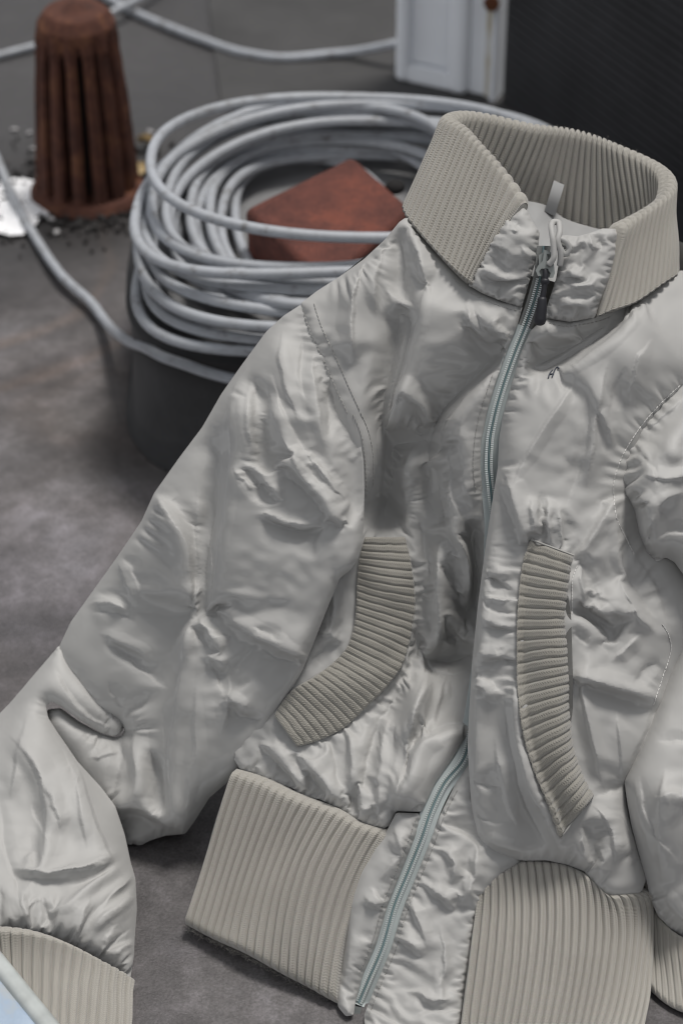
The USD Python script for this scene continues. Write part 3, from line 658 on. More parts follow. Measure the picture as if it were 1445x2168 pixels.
def wg(y): return (DIST - CAM_H / (math.sin(PITCH) + (np.asarray(y, float) - 1084) / FPX * math.cos(PITCH))) / K
def ground_clear(c, up=14):
    c = np.asarray(c, float).copy(); c[:, 2] = np.maximum(c[:, 2], wg(c[:, 1]) + up); return c
def above(c):
    c = np.asarray(c, float).copy(); c[:, 2] += wg(c[:, 1]); return c

def cloth_part(name, parent, material, key, floor=.003, **kw):
    X, XB, tri, tb, rim = cloth(**kw)
    FRONTS[key] = (cKDTree(X[:, :2]), X)
    return to_world(np.vstack([X, XB]), floor), np.vstack([tri, tb, rim])

def surf(key, xy):
    t, X = FRONTS[key]; d, i = t.query(np.asarray(xy, float), k=4); wt = 1 / (d + .5); return (X[i, 2] * wt).sum(1) / wt.sum(1)

def rib_band(curves, nribs, amp=4.0, thick=10.0, per=12, nt=46, stitch=5.0, t_knots=None, roll=0.0, jitter=.18, seed=0, edge_fold=None):
    """A ribbed knit band spanned by two or more sketch curves (x, y, w) that run across the ribs. Returns world vertices, faces, uv."""
    ns = nribs * per + 1
    C = np.array([spline(ground_clear(c), ns) for c in curves])                 # m, ns, 3
    tk = np.linspace(0, 1, len(curves)) if t_knots is None else t_knots
    t = np.linspace(0, 1, nt)
    S = (CubicSpline(tk, C, axis=0)(t) if len(curves) > 2 else C[0] + (C[1] - C[0]) * t[:, None, None])   # nt, ns, 3
    R = np.random.default_rng(seed)
    # world surface and its normal
    Wd = P(S); du = np.gradient(Wd, axis=1); dv = np.gradient(Wd, axis=0); N = np.cross(du, dv); N /= np.linalg.norm(N, axis=2, keepdims=True) + 1e-12
    tocam = EYE - Wd; N *= np.sign((N * tocam).sum(2).mean())
    s = np.linspace(0, nribs, ns); fr = s - np.floor(s)
    # uneven ribs: wide rounded wales with narrow grooves
    wob = (meshkit.fbm(np.stack(np.broadcast_arrays(s[None] * .7, t[:, None] * 5, 0 * s[None]), -1), 2, seed) - .5) * jitter
    ph = s[None] + wob
    fr = ph - np.floor(ph) - .5
    h = (1 - (np.abs(fr) * 2) ** 3.0) + .10 * np.cos(fr * 4 * np.pi) * -1
    hump = amp * K * h
    lenv = np.linalg.norm(np.diff(Wd, axis=0), axis=2).sum(0).mean()
    und = (meshkit.fbm(np.stack(np.broadcast_arrays(s[None] * .16, t[:, None] * 1.6, 0 * s[None]), -1), 2, seed + 9) - .5) * 20 * K
    tt = t[:, None]
    fade = np.clip(np.minimum(tt, 1 - tt) / .03, 0, 1) ** .5
    if edge_fold: fade = np.clip(tt / .03, 0, 1) ** .5 * np.clip((1.02 - tt) / .02, 0, 1)
    F = Wd + N * ((hump + und) * (.35 + .65 * fade) + thick * K * .5 * np.sqrt(np.clip(1 - (1 - np.minimum(np.minimum(tt, 1 - tt) / .06, 1)) ** 2, 0, 1)))[..., None]
    B = Wd - N * (thick * K * .5 * np.sqrt(np.clip(1 - (1 - np.minimum(np.minimum(tt, 1 - tt) / .06, 1)) ** 2, .02, 1)) + hump * .6)[..., None]
    i, j = np.meshgrid(np.arange(nt - 1), np.arange(ns - 1), indexing='ij')
    q = np.stack([i * ns + j, (i + 1) * ns + j, (i + 1) * ns + j + 1, i * ns + j + 1], -1).reshape(-1, 4); n = nt * ns
    ring = np.r_[np.arange(ns), np.arange(1, nt) * ns + ns - 1, (nt - 1) * ns + np.arange(ns - 2, -1, -1), np.arange(nt - 2, 0, -1) * ns]
    r2 = np.roll(ring, -1); rim = np.stack([ring, r2, r2 + n, ring + n], -1)
    v = np.vstack([F.reshape(-1, 3), B.reshape(-1, 3)]); v[:, 2] = np.maximum(v[:, 2], .003)
    f = np.vstack([q, q[:, ::-1] + n, rim])
    uv1 = np.stack(np.broadcast_arrays(s[None], tt * lenv / (stitch * K)), -1).reshape(-1, 2)
    # orientation check
    a, b_, c = v[q[:, 0]], v[q[:, 1]], v[q[:, 2]]; fn = np.cross(b_ - a, c - a); sgn = np.sign((fn * (EYE - a)).sum(1).mean())
    if sgn < 0: f = f[:, ::-1]
    return (v, f), np.vstack([uv1, uv1])

jk = thing('jacket', 'pale grey padded nylon jacket with ribbed collar, cuffs and hem, half zipped', 'jacket', loc=tuple(Pz(800., 2100.)))

# ---- left front panel (as seen)
left_out = [(845, 469), (870, 452), (885, 487), (920, 532), (971, 584), (991, 602), (1021, 620), (1071, 640), (1106, 648), (1094, 691), (1073, 741), (1048, 811), (1028, 881), (1018, 936), (1016, 982), (1021, 1042), (1034, 1100),
            (1060, 1300), (1070, 1480), (1010, 1540), (985, 1560), (955, 1610), (920, 1660), (892, 1719), (838, 1718), (826, 1748), (813, 1754), (769, 1744), (719, 1714), (679, 1694), (639, 1684), (619, 1669), (564, 1649), (508, 1629), (490, 1600), (540, 1500), (640, 1400), (690, 1250), (720, 1100), (722, 960), (705, 840), (680, 760), (650, 700), (636, 642), (670, 616), (720, 584), (770, 548), (815, 506)]
left_ctrl = [(845, 469, -70), (870, 454, -90), (920, 532, -30), (991, 602, 10), (1071, 640, 25), (1106, 650, 28), (1073, 741, 20), (1028, 881, 8), (1016, 982, -10), (1034, 1100, -50), (1060, 1300, -150), (1050, 1480, -130), (985, 1560, -45), (920, 1660, -12), (870, 1718, -15),
             (813, 1752, -40), (719, 1712, -80), (619, 1667, -120), (508, 1628, -170), (540, 1500, -170), (640, 1400, -140), (690, 1250, -150), (716, 1000, -120), (668, 720, -84), (700, 790, -60), (742, 878, -42), (761, 926, -41), (769, 977, -44), (771, 1040, -56), (792, 950, -46), (790, 1020, -60), (772, 1110, -110), (636, 642, -124), (720, 584, -110), (800, 520, -90),
             (800, 700, -50), (900, 700, -10), (850, 900, -80), (950, 850, -20), (900, 1100, -150), (800, 1050, -190), (820, 1300, -160), (950, 1350, -190), (740, 1500, -130), (880, 1550, -110)]
left_folds = [
    # shoulder folds running from the neck
    ([(790, 520), (760, 600), (745, 690), (750, 775)], 30, 60, 50, .2, 1),
    ([(858, 640), (850, 720), (832, 800), (803, 945)], -58, 55, 18, .15, 1), ([(902, 590), (886, 680), (850, 800), (814, 940)], 36, 14, 130, .15, 1),
    ([(845, 480), (850, 560), (860, 650)], -22, 30, 12, .2, 1), ([(862, 478), (885, 545), (905, 610)], 22, 16, 30, .2, 1),
    ([(820, 520), (800, 600), (795, 680)], 12, 12, 8), ([(720, 585), (760, 570), (840, 500)], 8, 10, 10),
    ([(1085, 735), (1021, 786), (961, 846), (936, 871), (912, 925), (903, 985)], -60, 90, 40, .12, 1), ([(1075, 760), (1030, 800), (975, 855), (948, 895), (935, 950)], 24, 14, 60, .15, 1),
    ([(842, 880), (862, 827), (885, 850), (907, 925)], 24, 16, 30, .2, 1),
    ([(822, 885), (812, 1000), (798, 1130)], -110, 18, 62, .15, 1), ([(874, 950), (863, 1050), (866, 1135)], 28, 10, 40, .2, 1),
    ([(905, 960), (918, 1050), (940, 1130)], -45, 34, 20, .2, 1), ([(940, 990), (955, 1090), (985, 1200), (990, 1300)], 42, 20, 60, .2, 1),
    ([(930, 1130), (928, 1290), (905, 1395)], 40, 30, 60, .2, 1), ([(1000, 1090), (1010, 1200), (1010, 1340)], -50, 50, 30, .2, 1),
    ([(895, 1385), (945, 1402), (1010, 1370)], -50, 50, 60, .2, 1), ([(985, 1545), (940, 1550), (898, 1570), (865, 1630), (842, 1714)], 50, 22, 90, .1, 1),
    ([(905, 1420), (885, 1500), (860, 1600), (835, 1700)], 34, 50, 30, .2, 1), ([(890, 1520), (870, 1600), (850, 1690)], -34, 30, 14, .2, 1),
    ([(1000, 645), (1020, 690), (1060, 720)], -14, 10, 8), ([(985, 640), (1010, 700), (1050, 735)], 12, 8, 12),
    ([(1060, 668), (1040, 690), (1075, 700)], 8, 6, 6),
    # vertical drapes lower down
    ([(990, 880), (978, 950), (985, 1020), (1010, 1090)], 14, 8, 12), ([(970, 900), (960, 980), (975, 1060), (1005, 1130)], -12, 8, 10),
    ([(880, 1090), (893, 1160), (900, 1230)], -22, 8, 10),
    ([(930, 1180), (960, 1230), (985, 1240)], -18, 8, 10), ([(920, 1350), (955, 1352), (985, 1330)], -24, 9, 12),
    ([(880, 1330), (885, 1370), (860, 1400)], -14, 7, 7),
    ([(905, 1400), (890, 1470), (868, 1540), (850, 1620)], 20, 20, 22), ([(950, 1400), (930, 1480), (905, 1560)], 10, 20, 18), ([(880, 1540), (862, 1600), (850, 1660)], -28, 16, 14),
     ([(990, 1530), (950, 1538), (905, 1548)], -20, 8, 8),
    ([(850, 1450), (825, 1485), (800, 1530)], -12, 6, 8), ([(800, 1500), (790, 1560), (770, 1640), (762, 1720)], -16, 10, 12), ([(820, 1500), (810, 1570), (800, 1650), (800, 1740)], 16, 12, 14),
    ([(735, 1540), (745, 1600), (745, 1690)], 12, 10, 12), ([(700, 1560), (715, 1640), (740, 1690)], -12, 8, 10),
    ([(640, 1600), (670, 1640), (720, 1700)], 16, 8, 10, .2), ([(615, 1595), (650, 1640), (690, 1690)], -18, 8, 8, .2), ([(560, 1575), (600, 1610), (650, 1675)], 14, 8, 10, .2), ([(545, 1585), (590, 1625), (620, 1665)], -14, 7, 7, .2),
    ([(750, 1670), (742, 1700), (752, 1735)], -22, 5, 6, .2), ([(762, 1660), (765, 1700), (775, 1735)], 12, 7, 8),
    ([(700, 1210), (708, 1290), (690, 1350)], 14, 14, 14), ([(720, 1350), (690, 1370), (650, 1420)], -14, 8, 10), ([(670, 1340), (700, 1345), (725, 1360)], 8, 6, 6),
    ([(868, 1180), (884, 1260), (884, 1330), (868, 1400), (825, 1458), (780, 1500), (735, 1532), (668, 1575)], -10, 6, 6, .05),
]
vf = cloth_part('front_panel', jk, M_nylon, 'left', outline=left_out, ctrl=left_ctrl, puff=(16, 40), folds=left_folds, eps=.012, grain=5, thick=12, seed=11,
                gathers=[([(1094, 691), (1048, 811), (1018, 936), (1021, 1042)], .05, 26), ([(640, 1683), (719, 1712), (813, 1752)], .16, 34), ([(508, 1628), (640, 1683)], .12, 30),
                         ([(875, 1180), (884, 1280), (868, 1400), (780, 1500), (668, 1575)], .10, 24), ([(640, 642), (697, 795), (763, 926)], .05, 24)])
obj('front_panel', vf, M_nylon, jk, smooth=True)

# ---- right front panel (as seen), rolled over the zip
right_out = [(1152, 672), (1202, 681), (1257, 673), (1297, 658), (1337, 642), (1387, 598), (1412, 574), (1450, 572), (1500, 590), (1500, 720), (1460, 801), (1405, 866), (1365, 925), (1345, 980), (1345, 1040), (1400, 1080), (1480, 1120), (1520, 1250), (1500, 1380), (1450, 1480), (1400, 1580), (1345, 1640), (1324, 1666), (1327, 1705), (1349, 1790), (1367, 1862), (1358, 1888), (1327, 1899), (1291, 1899), (1260, 1884), (1237, 1846), (1202, 1832), (1157, 1822), (1108, 1823), (1050, 1810), (1023, 1794), (1008, 1765), (998, 1717), (993, 1647),
             (989, 1580), (993, 1500), (999, 1400), (1011, 1280), (1028, 1150), (1043, 1052), (1053, 990), (1056, 926), (1064, 880), (1078, 826), (1101, 750), (1122, 700)]
right_ctrl = [(1152, 672, 30), (1257, 673, 15), (1337, 642, -30), (1412, 574, -110), (1500, 600, -140), (1500, 720, -60), (1387, 861, -8), (1307, 977, 10), (1292, 1042, 15), (1345, 1000, -12), (1337, 1165, -5), (1420, 1330, -40), (1520, 1250, -130), (1480, 1120, -110), (1500, 1380, -130), (1380, 1530, -40), (1450, 1480, -110), (1322, 1660, -15), (1349, 1790, -25), (1358, 1888, -30),
              (1291, 1899, 5), (1202, 1832, 10), (1108, 1823, 5), (1023, 1794, -5), (998, 1717, 0), (989, 1580, 15), (999, 1400, 25), (1028, 1150, 25), (1056, 990, 18), (1076, 880, 15), (1112, 750, 22),
              (1200, 760, 10), (1180, 900, 40), (1250, 850, 35), (1130, 1050, 55), (1150, 1300, 75), (1080, 1400, 70), (1100, 1650, 55), (1230, 1500, 50), (1300, 1350, 25), (1230, 1750, 40), (1050, 1600, 45), (1350, 750, 20), (1200, 1100, 55)]
right_folds = [
    ([(1300, 1060), (1337, 1160), (1392, 1251), (1412, 1321), (1410, 1386), (1395, 1482), (1360, 1570)], -8, 4, 6, .05),
    ([(1350, 632), (1290, 690), (1222, 732), (1165, 762), (1110, 780)], -56, 60, 18, .12, 1), ([(1368, 640), (1300, 708), (1240, 755), (1185, 800)], 34, 18, 150, .15, 1),
    ([(1150, 690), (1190, 715), (1240, 712)], 9, 10, 10), ([(1140, 735), (1180, 735), (1215, 715)], -12, 6, 8), ([(1115, 770), (1150, 778), (1185, 770)], -9, 6, 6), ([(1130, 700), (1160, 720)], 8, 6, 6),
    ([(1105, 790), (1125, 800)], -6, 5, 5), ([(1095, 830), (1115, 838)], -6, 5, 5), ([(1110, 815), (1135, 812)], 5, 5, 5),
    ([(1270, 690), (1320, 672), (1360, 640)], 9, 10, 10),
    # chest
    ([(1225, 800), (1170, 880), (1120, 960), (1095, 1040)], 14, 40, 40), ([(1250, 830), (1245, 930), (1215, 1020), (1195, 1080)], -10, 22, 18), ([(1290, 770), (1262, 880), (1250, 960), (1240, 1040)], 14, 24, 20), ([(1260, 860), (1285, 910), (1290, 950)], 8, 6, 12),
    ([(1380, 720), (1340, 800), (1330, 860)], 10, 24, 24), ([(1330, 780), (1300, 830), (1290, 890)], -7, 14, 14),
    ([(1060, 995), (1085, 1040), (1100, 1100), (1120, 1146)], 26, 14, 60, .12, 1), ([(1050, 1040), (1075, 1080), (1105, 1140)], -10, 8, 8),
    # gathers above the pocket
    ([(1125, 1050), (1130, 1090), (1135, 1142)], 10, 7, 8, .3), ([(1142, 1040), (1147, 1095), (1150, 1148)], -12, 6, 7, .3), ([(1156, 1050), (1160, 1100), (1162, 1150)], 9, 6, 6, .3), ([(1170, 1075), (1171, 1110), (1174, 1156)], -9, 4, 5, .3), ([(1183, 1080), (1183, 1120), (1186, 1160)], 8, 5, 5), ([(1195, 1090), (1195, 1130), (1199, 1166)], -7, 4, 4),
    # right of the pocket
    ([(1300, 1050), (1270, 1100), (1235, 1160), (1215, 1180)], 9, 4, 10, .15), ([(1292, 1042), (1305, 1120), (1310, 1200), (1325, 1225)], 12, 12, 10), ([(1225, 1185), (1240, 1225), (1262, 1265)], -12, 8, 9), ([(1222, 1200), (1232, 1250), (1238, 1290)], 10, 8, 8),
    ([(1212, 1290), (1255, 1310), (1303, 1357)], -40, 14, 44, .15, 1), ([(1215, 1275), (1260, 1290), (1308, 1345)], 16, 9, 9, .2), ([(1210, 1330), (1225, 1350), (1245, 1368)], -10, 6, 6),
    ([(1210, 1428), (1270, 1447), (1330, 1462), (1392, 1484)], 24, 14, 70, .12, 1), ([(1250, 1450), (1310, 1480), (1375, 1500)], -14, 10, 8), ([(1390, 1395), (1350, 1430), (1335, 1455)], -12, 6, 8), ([(1245, 1270), (1300, 1300), (1360, 1290)], 12, 12, 16),
    ([(1320, 1200), (1360, 1270), (1395, 1310)], -14, 8, 10), ([(1310, 1230), (1340, 1290), (1385, 1340)], 14, 12, 12), ([(1360, 1340), (1320, 1370), (1290, 1400)], 8, 10, 14),
    ([(1225, 1420), (1240, 1500), (1255, 1580), (1275, 1680)], 14, 18, 20), ([(1300, 1500), (1310, 1580), (1310, 1660)], 10, 16, 18), ([(1385, 1495), (1345, 1580), (1318, 1650)], -10, 10, 10),
    ([(1255, 1690), (1300, 1670), (1325, 1660)], -14, 7, 9), ([(1230, 1740), (1245, 1790), (1255, 1830)], -24, 6, 9, .2), ([(1222, 1750), (1235, 1800), (1240, 1840)], 12, 7, 7), ([(1250, 1700), (1280, 1760), (1300, 1840)], 18, 16, 18), ([(1255, 1780), (1270, 1830), (1268, 1870)], 12, 8, 10), ([(1300, 1720), (1330, 1760), (1345, 1830)], 10, 14, 14),
    # puffed strip along the pocket's inner edge and its wrinkles
    ([(1090, 1430), (1092, 1520), (1112, 1640), (1160, 1740), (1195, 1815)], 30, 10, 16, .15), ([(1070, 1450), (1075, 1540), (1090, 1640), (1130, 1740), (1160, 1800)], -18, 10, 10, .2),
    ([(1012, 1190), (1040, 1215), (1090, 1220)], 10, 7, 9), ([(1030, 1180), (1060, 1240), (1090, 1250)], -10, 7, 7), ([(1010, 1250), (1045, 1290), (1090, 1300)], -10, 8, 8), ([(1030, 1270), (1060, 1275), (1095, 1265)], 8, 6, 6), ([(1015, 1300), (1050, 1320), (1092, 1330)], 9, 7, 7),
    ([(1000, 1420), (1040, 1440), (1070, 1470)], -14, 7, 9, .25), ([(1000, 1440), (1035, 1465), (1060, 1490)], 12, 7, 8), ([(1060, 1370), (1075, 1400), (1092, 1410)], -10, 6, 6), ([(1005, 1380), (1050, 1390), (1085, 1375)], 10, 8, 9),
    ([(1040, 1100), (1030, 1250), (1018, 1400), (1010, 1550), (1012, 1700)], 16, 18, 18, .1), ([(1000, 1640), (1020, 1660), (1060, 1670)], -12, 8, 9), ([(1000, 1700), (1030, 1735), (1080, 1740)], -8, 10, 10), ([(1050, 1560), (1065, 1660), (1100, 1760)], 12, 16, 18), ([(1010, 1760), (1060, 1790), (1120, 1800)], 12, 10, 14),
]
vf = cloth_part('front_panel', jk, M_nylon, 'right', outline=right_out, ctrl=right_ctrl, puff=(26, 34), folds=right_folds, eps=.010, grain=5, thick=20, seed=5,
                gathers=[([(1095, 1200), (1088, 1341), (1088, 1480)], .10, 30), ([(1124, 1143), (1212, 1178)], .12, 26), ([(1300, 1895), (1237, 1846), (1108, 1822)], .12, 26), ([(1445, 801), (1342, 916), (1292, 1042)], .06, 24), ([(1302, 1100), (1392, 1251), (1430, 1330)], .06, 30), ([(1112, 750), (1076, 880)], .10, 22), ([(1110, 1560), (1184, 1774)], .08, 24)])
obj('front_panel', vf, M_nylon, jk, smooth=True)

# ---- plackets below, either side of the zip
pl_l = [(893, 1722), (838, 1721), (815, 1766), (789, 1797), (759, 1847), (739, 1906), (729, 1986), (714, 2071), (709, 2106), (716, 2134), (732, 2153), (748, 2150), (753, 2118), (768, 2066), (797, 1996), (822, 1912), (852, 1838), (880, 1768)]
vf = cloth_part('placket', jk, M_nylon, 'pl_l', outline=pl_l, ctrl=[(893, 1722, -15), (838, 1721, -18), (789, 1797, -25), (739, 1906, -20), (714, 2071, -14), (716, 2134, 18), (732, 2153, 38), (748, 2150, 38), (752, 2118, 6), (797, 1996, 2), (852, 1838, -4)], puff=(22, 30), eps=.015, thick=14, seed=4,
                folds=[([(830, 1790), (850, 1805)], 8, 6, 6), ([(770, 1900), (800, 1915), (815, 1905)], 9, 8, 8), ([(760, 1980), (790, 1990)], -9, 6, 8), ([(830, 1745), (845, 1790), (800, 1870)], 8, 10, 12), ([(745, 1960), (735, 2040), (722, 2100)], 8, 8, 10)],
                gathers=[([(893, 1722), (852, 1838), (797, 1996), (748, 2120)], .08, 26)])
obj('placket', vf, M_nylon, jk, smooth=True)
pl_r = [(1004, 1600), (962, 1662), (928, 1732), (912, 1777), (882, 1852), (852, 1927), (827, 2010), (797, 2082), (770, 2150), (772, 2186), (860, 2215), (965, 2225), (976, 2160), (985, 2096), (1000, 2021), (1010, 1946), (1025, 1901), (1069, 1853), (1119, 1822), (1080, 1760), (1040, 1680)]
vf = cloth_part('placket', jk, M_nylon, 'pl_r', outline=pl_r, ctrl=[(1004, 1600, -30), (928, 1732, -8), (882, 1852, 0), (827, 2010, 4), (770, 2150, 30), (772, 2186, 64), (860, 2215, 95), (965, 2225, 105), (985, 2096, 40), (1010, 1946, 8), (1069, 1853, -4), (1119, 1822, -18), (1060, 1720, -30), (900, 2050, 26)], puff=(20, 36), eps=.02, thick=14, seed=8,
                folds=[([(938, 1747), (983, 1762), (1020, 1795)], -10, 5, 6, .1), ([(900, 1880), (940, 1900), (960, 1930)], 10, 10, 12), ([(930, 1800), (960, 1830), (950, 1870)], 9, 9, 10), ([(965, 1820), (1000, 1870), (990, 1910)], -9, 9, 9), ([(1010, 1780), (1000, 1850), (965, 1925)], 12, 10, 12), ([(960, 1930), (1000, 1925)], -10, 5, 6),
                       ([(840, 1990), (875, 2000), (890, 2030)], 9, 8, 9), ([(850, 2040), (880, 2060)], -7, 7, 7), ([(880, 2100), (930, 2120), (960, 2110)], 8, 12, 14), ([(930, 1960), (940, 2040), (920, 2100)], 8, 14, 14), ([(870, 1900), (890, 1960), (905, 2010)], 7, 10, 10)],
                gathers=[([(928, 1732), (882, 1852), (827, 2010), (770, 2150)], .11, 30), ([(976, 2160), (1000, 2021), (1025, 1901)], .09, 24)])
obj('placket', vf, M_nylon, jk, smooth=True)

# ---- left sleeve: upper part with the fold at the elbow, lower part reaching forward to the cuff
up_out = [(640, 642), (656, 690), (690, 765), (715, 825), (742, 878), (761, 926), (769, 977), (771, 1040), (770, 1100), (766, 1150), (756, 1185), (742, 1206), (719, 1224), (692, 1290), (665, 1358), (640, 1420), (618, 1458), (583, 1513), (548, 1572), (498, 1642), (443, 1690), (410, 1742), (392, 1766), (349, 1770), (318, 1780), (299, 1790), (270, 1788), (250, 1750), (200, 1690), (140, 1610), (96, 1545), (100, 1502), (128, 1499), (165, 1526), (212, 1553), (243, 1562), (258, 1558), (264, 1545), (252, 1527), (216, 1512), (176, 1494), (152, 1452), (124, 1405), (126, 1368), (149, 1318), (199, 1248), (249, 1178), (299, 1104), (326, 1044), (379, 969), (428, 904), (468, 834), (513, 770), (563, 702), (600, 668)]
up_ctrl = [(640, 642, -120), (668, 720, -80), (700, 790, -55), (742, 878, -38), (761, 926, -37), (769, 977, -40), (771, 1040, -46), (768, 1120, -54), (768, 1168, -50), (719, 1222, -60), (665, 1358, -90), (583, 1513, -150), (498, 1642, -220), (392, 1766, -330), (299, 1790, -370), (200, 1690, -385), (112, 1520, -405), (160, 1600, -400), (258, 1552, -395), (126, 1400, -430), (199, 1248, -400), (299, 1104, -320), (428, 904, -240), (513, 770, -190), (563, 702, -160),
           (550, 1000, -170), (450, 1300, -260), (600, 1150, -130), (330, 1450, -340), (350, 1650, -340)]
up_folds = [
    ([(505, 830), (498, 920), (486, 1024), (463, 1148), (446, 1300)], 44, 14, 170, .1, 1), ([(472, 900), (455, 1024), (432, 1148), (424, 1290)], -44, 46, 16, .15, 1),
    ([(326, 1040), (364, 1089), (389, 1138), (401, 1198), (398, 1300)], 50, 120, 18, .15, 1), ([(413, 1030), (417, 1123), (414, 1240), (406, 1340), (394, 1420)], 20, 12, 15, .15, 1),
    ([(428, 1120), (436, 1200), (446, 1300)], 12, 10, 8, .2, 1), ([(330, 1050), (345, 1062), (364, 1085)], 12, 14, 14, .3, 1),
    ([(180, 1284), (240, 1276), (279, 1305)], 14, 10, 8, .3), ([(200, 1300), (250, 1300), (285, 1325)], -9, 8, 8), ([(249, 1190), (275, 1240), (280, 1300)], 14, 10, 12), ([(262, 1180), (292, 1215), (300, 1270)], -8, 8, 8),
    ([(528, 994), (560, 1030), (590, 1070)], -20, 30, 8, .2, 1), ([(505, 990), (520, 1010), (550, 1040)], 10, 6, 6), ([(540, 990), (575, 1030), (600, 1068)], 10, 7, 7),
    ([(560, 1092), (598, 1114), (640, 1127), (682, 1122)], -20, 50, 8, .2, 1), ([(560, 1080), (610, 1105), (670, 1112)], 10, 7, 7),
    ([(585, 975), (612, 985), (648, 1024), (690, 1070), (722, 1115)], 30, 14, 50, .15, 1), ([(600, 1010), (640, 1040), (690, 1100)], -16, 7, 8), ([(620, 960), (670, 1010), (720, 1070)], -10, 7, 7), ([(640, 950), (690, 1010), (740, 1070)], 12, 8, 8),
    ([(453, 1291), (495, 1318), (533, 1343), (598, 1373), (660, 1388)], 26, 14, 80, .15, 1), ([(540, 1365), (590, 1392), (640, 1400)], -14, 8, 8), ([(530, 1330), (570, 1340), (600, 1360)], -10, 6, 6),
    ([(413, 1303), (440, 1338), (470, 1382)], 24, 14, 34, .2, 1), ([(405, 1320), (432, 1360), (455, 1400)], -12, 6, 7),
    ([(550, 800), (555, 924), (558, 1012)], -28, 8, 44, .15, 1), ([(535, 800), (540, 900), (545, 980)], 10, 9, 9), ([(563, 800), (598, 924), (628, 975), (640, 1010)], 18, 9, 9, .2), ([(580, 790), (620, 900), (660, 980)], -12, 9, 10),
    ([(697, 800), (697, 870), (695, 930)], -14, 6, 8), ([(665, 740), (672, 850), (690, 950)], 12, 14, 12), ([(600, 700), (605, 800), (640, 900)], 10, 18, 18), ([(530, 760), (500, 850), (480, 940)], 10, 18, 18), ([(640, 700), (640, 780), (655, 860)], -8, 12, 12),
    ([(224, 1362), (262, 1385), (310, 1425), (360, 1460)], -20, 7, 10, .2), ([(215, 1345), (270, 1370), (330, 1410)], 9, 9, 9), ([(438, 1373), (455, 1398), (475, 1430)], 12, 5, 6), ([(445, 1395), (470, 1445), (480, 1475)], -16, 5, 6),
    # lower gathers
    ([(408, 1305), (392, 1400), (376, 1477), (364, 1580), (358, 1650), (384, 1755)], 34, 16, 100, .1, 1), ([(330, 1590), (334, 1660), (350, 1725)], -26, 30, 12, .2, 1), ([(352, 1480), (354, 1600), (348, 1690)], -12, 9, 10), ([(292, 1490), (286, 1572), (294, 1647), (284, 1702)], 30, 16, 44, .12, 1), ([(262, 1560), (255, 1620), (240, 1690)], -20, 10, 8), ([(320, 1580), (325, 1650), (345, 1720)], -10, 9, 9),
    ([(240, 1706), (300, 1708), (330, 1722), (355, 1740), (396, 1758)], 24, 5, 8, .1), ([(250, 1720), (305, 1722), (350, 1752)], -18, 7, 5, .15), ([(478, 1466), (505, 1495), (530, 1512)], 16, 7, 8), ([(490, 1490), (520, 1520), (560, 1510)], -14, 7, 7), ([(480, 1420), (485, 1480), (470, 1560)], 8, 14, 12),
    ([(420, 1450), (415, 1560), (400, 1660), (392, 1740)], 8, 14, 14), ([(229, 1440), (250, 1475), (275, 1500)], -10, 6, 6), ([(275, 1500), (300, 1495), (320, 1460)], -9, 5, 6), ([(330, 1780), (350, 1760), (392, 1750)], -10, 5, 5),
    # the pinched lip at the elbow
    ([(126, 1400), (150, 1448), (176, 1488), (216, 1506), (250, 1522), (262, 1544)], 26, 14, 10, .06), ([(150, 1405), (185, 1460), (230, 1480)], -10, 10, 10), ([(170, 1550), (210, 1580), (250, 1585)], -12, 12, 12), ([(190, 1610), (225, 1600), (255, 1590)], 8, 8, 8),
]
v1 = cloth_part('sleeve', jk, M_nylon, 'up', outline=up_out, ctrl=up_ctrl, puff=(62, 110), flush=[([(636, 640), (668, 720), (700, 790), (742, 878), (761, 926), (769, 977), (771, 1050)], 80)], folds=up_folds, eps=.012, grain=30, thick=20, back_puff=120, seed=21,
                gathers=[([(392, 1766), (299, 1790), (250, 1750)], .12, 60), ([(640, 642), (700, 785), (768, 930)], .05, 24), ([(600, 1000), (690, 1100), (768, 1168)], .03, 60)])
lo_out = [(126, 1366), (160, 1420), (205, 1478), (258, 1520), (262, 1545), (245, 1561), (216, 1553), (165, 1523), (128, 1494), (108, 1486), (97, 1496), (102, 1520), (120, 1548), (164, 1612), (214, 1667), (244, 1707), (264, 1767), (277, 1827), (287, 1861), (290, 1926), (285, 1991), (284, 2021), (275, 2079), (249, 2060), (209, 2033), (150, 2003), (100, 1983), (50, 1973), (0, 1971), (-60, 1985), (-100, 1900), (-110, 1750), (-90, 1630), (-50, 1560), (20, 1490), (82, 1417)]
lo_ctrl = [(126, 1366, -440), (205, 1478, -385), (262, 1540, -395), (216, 1553, -392), (128, 1494, -368), (97, 1500, -365), (164, 1612, -330), (244, 1707, -290), (277, 1827, -230), (290, 1926, -160), (284, 2021, -90), (275, 2079, -50), (150, 2003, -30), (0, 1971, -40), (-60, 1985, -50), (-110, 1750, -280), (-50, 1560, -420), (20, 1490, -440), (100, 1800, -190), (60, 1600, -340)]
